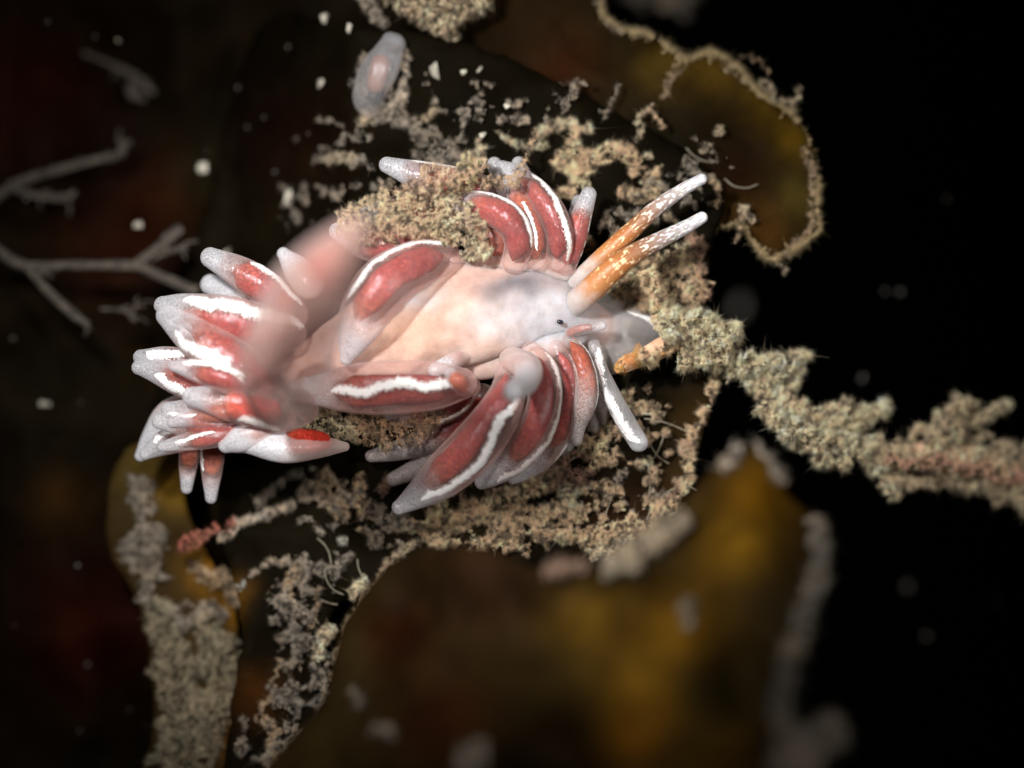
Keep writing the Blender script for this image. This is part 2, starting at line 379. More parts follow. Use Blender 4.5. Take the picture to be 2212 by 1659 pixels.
def ceras(pts, core=(.02, .62), cr=.62, coff=0, stripe=None, sk=None, ck=None, name='ceras', sm=None, wob=.05, flat=1.0, breaks=0, corename='gland', label=None, n=40):
    """one ceras: skin, gland inside it, white pigment line.  stripe = (t0, t1, phi, width px)"""
    KC[0] += 1; sd0 = KC[0]
    if name == 'ceras' and len(pts) > 3:
        pts = [tuple(p) for p in crom(pts, 16)]
        pts = [(a, b, c_, d*(1-.13*max(0, (i/15-.5)/.5)**1.3)) for i, (a, b, c_, d) in enumerate(pts)]
    V, F, tv, rings = sweep(pts, n=n, seed=sd0, wob=wob, flat=flat)
    o = mesh(name, V, F, sk or M_shell, slug, uv=tv)
    if label: o['label'] = label
    if core:
        cr = min(cr*1.14, .93)
        q = crom(pts, 60); a, b = int(core[0]*59), max(int(min(core[1]+.08, .92)*59), 3)
        sub = q[a:b+1].copy(); nn = len(sub)
        x = np.linspace(0, 1, nn); prof = np.minimum(1, np.minimum(x, 1-x)/.16)**.5*(.86+.28*fbm(x*6+sd0, sd0, 0, 3))
        # lateral offset in the frame
        d = np.gradient(sub[:, :2], axis=0); d /= np.linalg.norm(d, axis=1)[:, None]+1e-6
        lat = np.stack([-d[:, 1], d[:, 0]], -1)
        sub[:, :2] += lat*(sub[:, 3]*coff)[:, None]
        sub[:, 3] *= cr*prof; sub[:, 2] += sub[:, 3]/200*.0
        V, F, tv, _ = sweep(sub[::max(1, nn//16)], n=34, m=16, seed=sd0+100, wob=.15, flat=flat*.9)
        mesh(corename, V, F, ck or M_core, o, uv=tv)
    if stripe:
        for st in (stripe if isinstance(stripe, list) else [stripe]):
            V, F, tv = stripe_mesh(rings, *st, seed=sd0, breaks=breaks, flat=flat)
            mesh('white_line', V, F, sm or M_white, o, uv=tv)
    return o

# ---------------------------------------------------------------- the slug's body: one continuous surface
bp = [(455, 905, -.4, 20), (540, 880, -.25, 48), (640, 840, -.1, 74), (760, 775, .0, 98), (880, 712, .08, 112), (1000, 678, .14, 110), (1110, 668, .10, 100), (1190, 675, .02, 80), (1250, 694, -.1, 58), (1300, 714, -.25, 44)]
V, F, tv, _ = sweep(bp, n=110, m=64, wob=.07, seed=3, flat=.62)
# ridges where the cerata groups leave the back
v = V.copy()
bump_ = (fbm(v[:, 0]*2.2, v[:, 2]*2.2, v[:, 1]*2.2, 4)-.5)*.16
Nn = v-np.stack([v[:, 0], np.full(len(v), .2), v[:, 2]], -1)
v[:, 1] -= bump_
body = mesh('body', v, F, M_body, slug, colr=body_tint(v))
# foot: thin pale skirt under the head reaching out in front
V, F, tv, _ = sweep([(1120, 735, -.35, 60), (1230, 728, -.3, 84), (1320, 722, -.3, 84), (1385, 720, -.33, 58), (1430, 716, -.5, 26)], n=40, m=36, wob=.08, seed=11, flat=.28)
mesh('foot', V, F, M_foot, slug, uv=tv)
V, F, tv, _ = sweep([(985, 795, -.02, 30), (1045, 775, .08, 44), (1120, 752, .12, 46), (1195, 735, .12, 36), (1250, 722, .02, 22)], n=40, m=30, wob=.08, seed=12, flat=.6)
mesh('cerata_ridge', V, F, M_body, slug, colr=body_tint(V))
V, F, tv, _ = sweep([(945, 585, .0, 34), (1040, 575, .12, 40), (1130, 572, .12, 36), (1215, 585, .05, 24)], n=40, m=30, wob=.08, seed=13, flat=.6)
mesh('cerata_ridge', V, F, M_body, slug, colr=body_tint(V))
# eye
V, F, tv, _ = sweep([(1208, 695, .30, 5), (1212, 696, .30, 5)], n=6, m=12, wob=.02, seed=14)
mesh('eye', V, F, M_eye, slug, uv=tv)
# white knob behind the rhinophore feet
V, F, tv, _ = sweep([(1185, 680, .05, 26), (1195, 655, .1, 22), (1205, 638, .08, 14)], n=14, m=20, wob=.1, seed=15)
mesh('head_knob', V, F, M_body, slug, colr=body_tint(V))
# rhinophores
for nm, pts, lb in (('rhinophore', [(1175, 672, -.3, 15), (1240, 612, .0, 19), (1300, 556, .15, 20), (1360, 502, .2, 19), (1420, 448, .2, 17), (1475, 410, .2, 14), (1516, 387, .2, 12)], 'farther orange rhinophore with a flecked white tip'),
                ('rhinophore', [(1205, 690, -.35, 26), (1262, 640, .25, 29), (1320, 585, .42, 26), (1370, 548, .4, 22), (1430, 516, .35, 18), (1480, 491, .3, 15), (1516, 470, .3, 13)], 'nearer orange rhinophore with a frosted white tip')):
    KC[0] += 1
    V, F, tv, rg_ = sweep(pts, n=60, m=28, wob=.05, seed=KC[0])
    o = mesh(nm, V, F, M_rhino, slug, uv=tv); o['label'] = lb
# mouth tentacles
ceras([(1283, 745, .0, 13), (1298, 800, .05, 16), (1325, 860, .1, 20), (1352, 910, .1, 22), (1380, 955, .1, 21)], core=None, stripe=(.08, .93, [-.5, -.2, .1, .1, 0], 17), sk=M_clear, name='oral_tentacle', label='mouth tentacle with a broad silvery white line')
ceras([(1270, 668, -.3, 26), (1330, 685, -.3, 24), (1400, 705, -.35, 22), (1450, 722, -.4, 18)], core=None, stripe=(.45, .97, -1.0, 13), sk=M_clear, name='oral_tentacle', label='mouth tentacle reaching into the silt')
ceras([(1212, 728, .1, 10), (1245, 713, .2, 13), (1275, 707, .25, 13), (1300, 703, .25, 12)], core=(.1, .75), cr=.6, ck=M_core_or, sk=M_clear, name='ceras', label='short clear ceras beside the eye')

# lower group, head to tail
ceras([(1228, 735, .2, 14), (1255, 775, .3, 22), (1268, 830, .3, 25), (1262, 880, .25, 25), (1250, 915, .2, 19), (1244, 950, .2, 16)], core=(.02, .80), cr=.72, coff=-.1, ck=M_core_or, stripe=(.1, .66, -1.25, 4), sk=M_shell_dim)
ceras([(1262, 770, -.1, 14), (1290, 850, -.2, 20), (1290, 920, -.3, 20)], core=None, sk=M_shell_dim)
ceras([(1238, 900, -.35, 22), (1225, 950, -.4, 24), (1205, 990, -.45, 20)], core=(.0, .4), cr=.6, sk=M_shell_dim)
ceras([(1200, 750, .2, 17), (1224, 800, .22, 24), (1230, 860, .18, 28), (1216, 920, .1, 30), (1178, 980, .0, 29), (1136, 1015, -.05, 23), (1108, 1032, -.05, 16)], core=(.05, .62), cr=.52, coff=-.05, stripe=(.12, .72, -1.0, 8), sm=M_whitesoft)
ceras([(1148, 760, .45, 22), (1172, 800, .55, 34), (1176, 860, .62, 36), (1156, 930, .6, 40), (1112, 988, .5, 38), (1065, 1026, .4, 27), (1042, 1040, .3, 20)], core=(.03, .72), cr=.55, coff=.12, stripe=(.12, .86, -.85, 13), sm=M_whitesoft)
ceras([(1100, 800, .5, 26), (1095, 850, .65, 38), (1065, 910, .7, 47), (1015, 975, .65, 52), (950, 1035, .5, 48), (895, 1075, .4, 30), (862, 1096, .4, 18)], core=(.02, .74), cr=.56, coff=.22, stripe=(.14, .84, -.42, 15))
ceras([(1010, 930, -.15, 28), (950, 985, -.2, 26), (895, 1015, -.25, 22), (850, 1035, -.25, 17)], core=None, sk=M_shell_dim)
ceras([(1040, 860, -.05, 32), (985, 915, -.1, 36), (925, 950, -.12, 32), (860, 972, -.15, 24), (802, 985, -.15, 15)], core=(.0, .55), cr=.75, sk=M_shell_dim)
ceras([(1015, 835, .1, 24), (985, 870, .12, 30), (925, 893, .1, 32), (860, 895, .1, 24), (810, 880, .1, 14)], core=(.05, .75), cr=.7, coff=.1, stripe=(.1, .85, -1.0, 8), sm=M_whitesoft)
ceras([(998, 828, .5, 34), (940, 832, .65, 50), (860, 836, .7, 56), (770, 840, .65, 54), (690, 842, .5, 38), (636, 838, .4, 20)], core=(.0, .70), cr=.52, coff=-.12, stripe=[(.10, .72, [.0, .15, .15, -.05, -.1], 15)], flat=.85)
ceras([(1000, 768, .35, 16), (975, 782, .5, 18), (940, 800, .6, 15)], core=(.05, .6), cr=.7, ck=M_core_or, sk=M_shell_pale, label='tiny budding ceras with an orange core')
ceras([(1105, 775, .3, 26), (1140, 795, .8, 30), (1135, 825, 1.3, 27), (1108, 845, 1.8, 24)], core=(.0, .55), cr=.6, sk=M_shell_pale, stripe=(.25, .7, -1.1, 9), sm=M_whitesoft, label='curled ceras pointing its pale round tip outwards')
ceras([(1004, 838, .95, 17), (988, 822, 1.05, 19), (974, 808, 1.0, 13)], core=(.0, .9), cr=.8, ck=M_core_or, sk=M_shell, label='round stub of a ceras with a brick red core')
ceras([(1080, 860, .3, 24), (1050, 920, .35, 32), (990, 985, .3, 32), (935, 1030, .2, 24), (895, 1055, .15, 14)], core=(.05, .6), cr=.6, sk=M_shell_dim)
ceras([(575, 900, .5, 22), (500, 892, .6, 26), (425, 900, .55, 23), (372, 912, .5, 13)], core=(.0, .68), cr=.66, ck=M_core_or)
ceras([(540, 925, .4, 20), (470, 942, .45, 24), (400, 955, .4, 20), (350, 965, .35, 12)], core=(.0, .66), cr=.66, stripe=(.4, .8, .3, 6))
ceras([(560, 845, .75, 26), (490, 818, .85, 30), (425, 800, .8, 26), (375, 790, .75, 14)], core=(.0, .7), cr=.62, coff=-.1, stripe=(.3, .85, .5, 10))
ceras([(600, 745, .25, 26), (540, 735, .3, 28), (470, 738, .3, 24), (410, 750, .3, 13)], core=(.0, .7), cr=.7, ck=M_core)
# upper group, head to tail
ceras([(1238, 520, -.1, 16), (1242, 480, -.15, 17), (1250, 435, -.2, 14)], core=None, sk=M_clear)
ceras([(1222, 572, .1, 24), (1240, 520, .15, 25), (1256, 465, .15, 23), (1272, 420, .15, 19)], core=(.0, .72), cr=.78, stripe=(.1, .75, 1.15, 6), sk=M_shell, breaks=.42)
ceras([(1205, 560, .2, 26), (1210, 510, .3, 30), (1190, 455, .3, 31), (1150, 408, .2, 30), (1110, 375, .05, 24), (1085, 362, 0, 18)], core=(.0, .78), cr=.66, coff=-.12, stripe=(.1, .72, .8, 11))
ceras([(1158, 560, .25, 24), (1152, 510, .32, 26), (1132, 455, .28, 26), (1110, 410, .15, 22), (1098, 380, .05, 16)], core=(.0, .85), cr=.8, ck=M_core_or, stripe=(.2, .8, .2, 6), breaks=.55)
ceras([(1110, 565, .3, 26), (1122, 520, .42, 33), (1095, 470, .45, 36), (1040, 445, .35, 34), (985, 438, .2, 26)], core=(.0, .85), cr=.72, coff=-.1, stripe=(.25, .8, .9, 9))
ceras([(1060, 560, .15, 26), (1068, 520, .2, 28), (1040, 480, .15, 26), (1000, 465, .1, 20)], core=(.0, .8), cr=.8, ck=M_core_or, sk=M_shell)
ceras([(1105, 420, -.1, 24), (1085, 385, -.1, 22), (1068, 355, -.1, 16)], core=None, sk=M_clear)
ceras([(1135, 410, -.15, 22), (1128, 380, -.15, 20), (1120, 352, -.15, 14)], core=None, sk=M_clear)
ceras([(1060, 420, .0, 36), (990, 405, .05, 42), (920, 385, .1, 36), (865, 366, .1, 26), (836, 356, .1, 20)], core=(.0, .52), cr=.7, stripe=(.4, .78, 1.2, 9))
ceras([(1010, 470, .1, 30), (930, 450, .15, 36), (860, 455, .15, 36), (790, 470, .1, 26)], core=(.0, .6), cr=.7)
ceras([(950, 535, .2, 28), (880, 520, .3, 34), (800, 530, .3, 36), (730, 500, .25, 22)], core=(.0, .8), cr=.7)
# large arching ceras over the back
ceras([(960, 555, .35, 38), (905, 570, .6, 50), (845, 605, .75, 58), (800, 655, .75, 58), (772, 710, .65, 48), (755, 755, .55, 28), (748, 775, .5, 16)], core=(.0, .66), cr=.5, coff=.1, stripe=(.08, .66, [.5, .95, 1.0, .9], 12), flat=.8)
# tail group
ceras([(625, 680, .2, 40), (575, 625, .3, 40), (520, 588, .3, 36), (455, 556, .25, 25)], core=(.0, .66), cr=.78, stripe=(.15, .62, .95, 13), coff=.0)
ceras([(600, 690, -.2, 40), (540, 655, -.3, 40), (480, 625, -.35, 34), (455, 615, -.35, 26)], core=(.0, .55), cr=.7, ck=M_core_or, sk=M_shell_pale)
ceras([(665, 610, -.05, 36), (640, 580, -.1, 30), (612, 548, -.1, 14)], core=None, sk=M_shell_pale)
ceras([(620, 720, .35, 42), (550, 705, .5, 50), (470, 688, .5, 50), (395, 668, .45, 36), (352, 660, .4, 22)], core=(.0, .76), cr=.62, coff=-.18, stripe=(.05, .80, .62, 24))
ceras([(590, 870, .5, 38), (540, 815, .65, 50), (480, 770, .65, 52), (415, 722, .6, 44), (362, 682, .5, 28)], core=(.0, .72), cr=.55, coff=.22, stripe=(.08, .80, -.28, 21))
ceras([(600, 770, .1, 34), (540, 760, .1, 34), (490, 745, .1, 20)], core=(.0, .9), cr=.8, stripe=(.5, .95, .6, 9))
ceras([(520, 830, .1, 34), (440, 802, .2, 38), (360, 780, .2, 34), (305, 772, .15, 20)], core=(.0, .78), cr=.66, coff=-.1, stripe=(.45, .88, .7, 18))
ceras([(560, 860, .3, 34), (490, 842, .4, 40), (400, 822, .4, 38), (330, 800, .3, 26), (300, 794, .3, 18)], core=(.0, .74), cr=.62, coff=.14, stripe=(.15, .80, -.35, 20))
ceras([(610, 905, .6, 30), (545, 880, .75, 40), (480, 866, .75, 38), (415, 857, .7, 24)], core=(.0, .6), cr=.75, ck=M_core_bright, stripe=(.12, .5, -1.0, 14), sm=M_whitesoft)
ceras([(585, 915, .3, 26), (500, 900, .4, 32), (430, 888, .4, 30), (365, 885, .3, 20)], core=(.0, .65), cr=.7, ck=M_core_or)
ceras([(570, 930, .35, 26), (480, 920, .45, 32), (400, 915, .4, 30), (345, 910, .3, 20)], core=(.0, .7), cr=.7, stripe=(.6, .85, .8, 8))
ceras([(520, 935, .0, 28), (430, 935, .0, 36), (360, 955, -.05, 30), (315, 980, -.1, 16)], core=(.0, .66), cr=.7, ck=M_core_or, stripe=(.6, .82, .4, 12))
ceras([(440, 870, -.3, 30), (370, 890, -.35, 30), (330, 940, -.4, 24), (303, 985, -.4, 14)], core=None, sk=M_shell_pale)
ceras([(420, 930, -.1, 24), (408, 990, -.15, 22), (403, 1055, -.2, 12)], core=(.0, .6), cr=.7, ck=M_core_or)
ceras([(462, 935, -.1, 28), (458, 1000, -.15, 26), (456, 1075, -.2, 13)], core=(.0, .6), cr=.7, ck=M_core_or, stripe=(.2, .6, .7, 9))
ceras([(590, 910, .4, 26), (560, 930, .5, 32), (520, 948, .5, 32), (490, 960, .45, 22)], core=(.0, .45), cr=.8, sk=M_shell_pale)
ceras([(745, 965, .3, 10), (690, 965, .45, 24), (620, 968, .5, 32), (560, 962, .5, 28), (528, 965, .5, 16)], core=(.12, .56), cr=.95, coff=.35, ck=M_core_bright, sk=M_shell_pale, corename='gland', label='ceras with a bright scarlet patch under the silt')
# cerata held out towards the viewer, far out of focus
ceras([(655, 810, .8, 56), (640, 730, 3.0, 82), (668, 650, 4.5, 84), (720, 570, 5.2, 60), (765, 500, 5.6, 28)], core=(.66, .80), cr=.5, coff=-.1, sk=M_shell_thick, label='large dusky ceras held out at the viewer across the back')
ceras([(650, 880, .4, 40), (602, 885, 2.0, 44), (572, 840, 3.2, 48), (572, 770, 4.0, 50), (600, 700, 4.4, 44)], core=None, sk=M_shell_thick, label='dusky ceras curling out beside the tail cerata')

# ---------------------------------------------------------------- seaweed blades
def in_poly(x, y, poly):
    r = np.zeros(len(x), bool); n = len(poly); j = n-1
    for i in range(n):
        xi, yi = poly[i]; xj, yj = poly[j]
        c = ((yi > y) != (yj > y)) & (x < (xj-xi)*(y-yi)/(yj-yi+1e-12)+xi)
        r ^= c; j = i
    return r
def dist_poly(x, y, poly):
    d = np.full(len(x), 1e9); p = np.stack([x, y], -1)
    for i in range(len(poly)):
        a = poly[i]; b = poly[(i+1) % len(poly)]; ab = b-a
        t = np.clip(((p-a)@ab)/(ab@ab+1e-9), 0, 1)
        d = np.minimum(d, np.linalg.norm(p-(a+t[:, None]*ab), axis=1))
    return d
def blade(name, outline, hfun, tint, step=16, rag=4, thick=.05, npts=160, label=None, seed=0):
    pl = crom(outline, npts, closed=True)
    i = np.arange(npts)
    d = np.roll(pl, -1, 0)-np.roll(pl, 1, 0); d /= np.linalg.norm(d, axis=1)[:, None]+1e-9
    nrm = np.stack([d[:, 1], -d[:, 0]], -1)
    pl = pl+nrm*((fbm(pl[:, 0]/26, pl[:, 1]/26, seed, 4)-.5)*rag*3)[:, None]
    x0, y0 = pl.min(0); x1, y1 = pl.max(0)
    gx, gy = np.meshgrid(np.arange(x0, x1, step), np.arange(y0, y1, step)); gx = gx.ravel(); gy = gy.ravel()
    gx = gx+rng.uniform(-.3, .3, len(gx))*step; gy = gy+rng.uniform(-.3, .3, len(gy))*step
    k = in_poly(gx, gy, pl); gx, gy = gx[k], gy[k]
    dd = dist_poly(gx, gy, pl); k = dd > step*.5; gx, gy, dd = gx[k], gy[k], dd[k]
    pts = [Vector(p) for p in pl.tolist()]+[Vector((a, b)) for a, b in zip(gx.tolist(), gy.tolist())]
    vs, es, fs, *_ = delaunay_2d_cdt(pts, [], [list(range(npts))], 1, 1e-4)
    XY = np.array([[p.x, p.y] for p in vs]); dist = dist_poly(XY[:, 0], XY[:, 1], pl)
    h = hfun(XY[:, 0], XY[:, 1])
    A = P(XY[:, 0], XY[:, 1], h); A[:, 1] -= np.minimum(1, dist/14)*.02
    B = A.copy(); B[:, 1] += thick
    n0 = len(A)
    F = [list(f) for f in fs]+[[a+n0 for a in f][::-1] for f in fs]
    cnt = {}
    for f in fs:
        for a, b in zip(f, list(f[1:])+[f[0]]): cnt[(a, b)] = 1
    for (a, b) in list(cnt):
        if (b, a) not in cnt: F.append([b, a, a+n0, b+n0])
    o = mesh(name, np.vstack([A, B]), F, M_blade, edge=np.r_[dist, dist]/200, colr=np.vstack([tint(XY[:, 0], XY[:, 1])]*2))
    if label: tag(o, label, 'seaweed')
    return o, pl

def h_main(u, v):
    return -.42+np.clip((v-800)/1000, 0, 1)*.3-np.maximum(0, (500-v)/500)*.35-np.clip((1000-u)/500, 0, 1.3)*.4-np.clip((760-u)/250, 0, 1)*np.clip((1150-v)/300, 0, 1)*1.5+(fbm(u/120, v/120, 1, 3)-.5)*.3
main_out = [(560, 60), (760, 60), (1000, 90), (1250, 200), (1480, 330), (1560, 420), (1545, 520), (1520, 640), (1535, 740), (1545, 850), (1505, 970), (1470, 1090), (1440, 1180), (1300, 1260), (1000, 1300), (760, 1290), (700, 1400), (640, 1750), (480, 1760), (520, 1350), (440, 1080), (330, 900), (430, 500)]
blade('seaweed_blade', main_out, h_main, T_dark, rag=6, label='dark green brown seaweed blade carrying the sea slug', seed=1, npts=260)
def h_ur(u, v): return -.62-((u-1500)/500)**2*.5+(fbm(u/160, v/160, 4, 3)-.5)*.4-np.maximum(0, (500-v)/500)*.35
ur_out = [(1010, -60), (1270, -40), (1300, 30), (1345, 60), (1400, 75), (1460, 110), (1480, 130), (1540, 112), (1600, 150), (1640, 200), (1700, 240), (1745, 290), (1768, 370), (1765, 460), (1770, 500), (1700, 545), (1665, 560), (1625, 520), (1600, 485), (1560, 490), (1510, 500), (1440, 460), (1330, 420), (1150, 350), (1030, 200)]
bl_ur, pl_ur = blade('seaweed_blade', ur_out, h_ur, T_ur, rag=3, label='olive brown seaweed blade with a pale fuzzy rim above the rhinophores', seed=2, npts=260)
def h_fr(u, v): return 2.2+np.clip((v-950)/700, 0, 1)*2.6+(fbm(u/200, v/200, 9, 2)-.5)*.9-np.maximum(0, (1100-u)/400)*1.6+np.exp(-((u-1620)/90)**2)*.3
fr_out = [(620, 1760), (700, 1500), (750, 1330), (850, 1210), (950, 1180), (1050, 1185), (1150, 1225), (1300, 1225), (1400, 1150), (1480, 1080), (1540, 1010), (1600, 960), (1660, 985), (1700, 1060), (1760, 1120), (1785, 1200), (1740, 1330), (1700, 1440), (1680, 1560), (1690, 1760)]
bl_fr, pl_fr = blade('seaweed_blade', fr_out, h_fr, T_fr, rag=4, label='blurred amber seaweed blade rising in front of the slug', seed=3, npts=200)
def h_back(u, v): return -3.0+(fbm(u/260, v/260, 6, 3)-.5)*1.6
back_out = [(-260, -260), (300, -300), (800, -240), (1150, -200), (1200, 150), (900, 500), (700, 900), (560, 1200), (460, 1500), (400, 1950), (-260, 1950)]
blade('seaweed_blade', back_out, h_back, T_back, step=24, rag=8, label='dim reddish brown seaweed blade far behind the tail', seed=4)
def h_am(u, v): return -1.25+(fbm(u/120, v/120, 8, 3)-.5)*.4+(v-1200)/900*.6
am_out = [(290, 960), (390, 985), (400, 1080), (440, 1180), (480, 1260), (510, 1340), (508, 1480), (500, 1600), (510, 1760), (300, 1760), (330, 1560), (310, 1330), (240, 1200), (235, 1060)]
blade('seaweed_blade', am_out, h_am, T_am, rag=5, label='golden seaweed blade crusted with grey silt below the tail', seed=5)

# ---------------------------------------------------------------- silt, fluff and fibres
OCT = np.array([[1, 0, 0], [-1, 0, 0], [0, 1, 0], [0, -1, 0], [0, 0, 1], [0, 0, -1]], float)
OF = np.array([[0, 2, 4], [2, 1, 4], [1, 3, 4], [3, 0, 4], [2, 0, 5], [1, 2, 5], [3, 1, 5], [0, 3, 5]])
BEIGE = np.array([.74, .58, .41]); PALE = np.array([.80, .68, .51]); GREYB = np.array([.42, .37, .31]); PINKB = np.array([.60, .40, .30]); OLIVE = np.array([.54, .41, .28]); WHITEB = np.array([.66, .66, .60]); ORANGE = np.array([.68, .36, .14])
def build_fluff(name, pts, dirs, colr, gsize, flen, fwid, ffrac, m=None, parent=None):
    n = len(pts); isf = rng.random(n) < ffrac
    g = pts[~isf]; ng = len(g)
    sc_ = (gsize*rng.lognormal(0, .35, ng))[:, None, None]
    off = OCT[None]*sc_*rng.uniform(.6, 1.3, (ng, 6, 1))+rng.normal(0, .25, (ng, 6, 3))*sc_
    V1 = (g[:, None]+off).reshape(-1, 3); F1 = (OF[None]+6*np.arange(ng)[:, None, None]).reshape(-1, 3)
    C1 = np.repeat(colr[~isf], 6, 0)
    f = pts[isf]; d = dirs[isf]; nf = len(f)
    ln = (flen*rng.lognormal(0, .4, nf)*np.where(rng.random(nf) < .004, rng.uniform(2, 3.5, nf), 1))[:, None]
    d = d+rng.normal(0, .45, d.shape); d /= np.linalg.norm(d, axis=1)[:, None]+1e-9
    sdv = np.cross(d, rng.normal(0, 1, d.shape)); sdv /= np.linalg.norm(sdv, axis=1)[:, None]+1e-9
    tw = np.cross(d, sdv)
    base = f; mid = f+d*ln*.5+sdv*ln*rng.normal(0, .1, (nf, 1)); tip = f+d*ln
    w_ = fwid*rng.uniform(.7, 1.3, (nf, 1))
    V2 = np.stack([base-sdv*w_, base+sdv*w_, base+tw*w_, tip, mid+tw*w_*.0+sdv*w_*.5], 1).reshape(-1, 3)
    F2 = np.array([[0, 1, 3], [1, 2, 3], [2, 0, 3]])
    F2 = (F2[None]+5*np.arange(nf)[:, None, None]).reshape(-1, 3)+len(V1)
    C2 = np.repeat(colr[isf], 5, 0)
    return mesh(name, np.vstack([V1, V2]), np.vstack([F1, F2]), m or M_fluff, parent, colr=np.vstack([C1, C2]), smooth=False)
def strokes_to_points(strokes, dens=.35, hfun=None, thr=.42, nscale=22, seed=0, bump=.22):
    """strokes: (polyline [(u,v)...], radius px, fill 0..1, colour[, extra height])"""
    PP, DD, CC = [], [], []
    for k, st in enumerate(strokes):
        line, r, fill, c = st[:4]; dh = st[4] if len(st) > 4 else 0
        line = np.asarray(line, float)
        if len(line) == 1: line = np.vstack([line, line+[1, 0]])
        seg = np.linalg.norm(np.diff(line, axis=0), axis=1); L = seg.sum(); cum = np.r_[0, np.cumsum(seg)]
        rr = np.atleast_1d(r).astype(float); rmx = rr.max()
        area = 2*rmx*L+math.pi*rmx*rmx; n = int(area*dens)
        s = rng.uniform(-rmx, L+rmx, n); sc2 = np.clip(s, 0, L)
        c0 = np.stack([np.interp(sc2, cum, line[:, q]) for q in (0, 1)], -1)
        ii = np.clip(np.searchsorted(cum, sc2, 'right')-1, 0, len(seg)-1)
        t = (line[ii+1]-line[ii])/(seg[ii][:, None]+1e-9); nn = np.stack([-t[:, 1], t[:, 0]], -1)
        rl = np.interp(sc2/max(L, 1e-6), np.linspace(0, 1, len(rr)), rr)
        e = s-sc2; o = rng.uniform(-1, 1, n)*rl
        p = c0+t*e[:, None]+nn*o[:, None]
        p = p+(np.stack([fbm(p[:, 0]/30, p[:, 1]/30, seed+21, 3), fbm(p[:, 0]/30, p[:, 1]/30, seed+33, 3)], -1)-.5)*np.minimum(38, rl*1.1+12)[:, None]
        p = p+(np.stack([fbm(p[:, 0]/9, p[:, 1]/9, seed+2, 2), fbm(p[:, 0]/9, p[:, 1]/9, seed+3, 2)], -1)-.5)*12
        dn = np.sqrt(e*e+o*o)/rl
        nz = fbm(p[:, 0]/nscale+seed*7, p[:, 1]/nscale+k*0, seed, 4)
        keep = nz > thr-.30*fill+.42*np.clip(dn, 0, 2)**2.2*(1.1-.5*fill)
        keep &= dn < 1.15
        p, dn, nz, nn, o = p[keep], dn[keep], nz[keep], nn[keep], o[keep]
        u, v_ = p[:, 0], p[:, 1]
        hb = hfun(u, v_) if hfun else 0
        lump = fbm(u/13+3, v_/13, seed+2, 3)
        h = hb+dh+.03+bump*(np.sqrt(np.clip(1-dn*dn, 0, 1))*.7+(lump-.45)*.9)*np.minimum(1, rl[keep]/30)-rng.exponential(.012, len(u))
        h = np.maximum(h, hb-.02) if hfun else h
        PP.append(P(u, v_, h))
        g = np.zeros((len(u), 3)); g[:, 0] = (o/rl[keep])*nn[:, 0]; g[:, 2] = -(o/rl[keep])*nn[:, 1]; g[:, 1] = -.45
        g[:, 0] += (vnoise(u/9, v_/9, 3)-.5)*1.8; g[:, 2] += (vnoise(u/9, v_/9, 8)-.5)*1.8
        DD.append(g/np.linalg.norm(g, axis=1)[:, None])
        tone = (.98+.55*fbm(u/16, v_/16, 5, 3))[:, None]*rng.lognormal(0, .09, (len(u), 1))
        mixc = np.clip((fbm(u/40, v_/40, 11, 2)-.35)*2, 0, 1)[:, None]
        dk = np.clip((fbm(u/7+9, v_/7, 31, 2)-.56)*6, 0, .7)[:, None]; lt = np.clip((fbm(u/11+40, v_/11, 13, 2)-.6)*7, 0, .25)[:, None]
        tone = tone*(1-dk)*(1+lt)
        CC.append(np.clip((np.asarray(c)*(1-.35*mixc)+OLIVE*.35*mixc)*tone, 0, .9))
    return np.vstack(PP), np.vstack(DD), np.vstack(CC)
def fluff(name, strokes, label=None, cat=None, kind=None, dens=1.25, hfun=None, thr=.45, nscale=20, seed=0, gsize=.0048, flen=.036, fwid=.0016, ffrac=.6, bump=.13, group=None, parent=None, part_label=None):
    a, b, c = strokes_to_points(strokes, dens, hfun, thr, nscale, seed, bump)
    o = build_fluff(name, a, b, c, gsize, flen, fwid, ffrac, parent=parent)
    return tag(o, label, cat, group, kind)

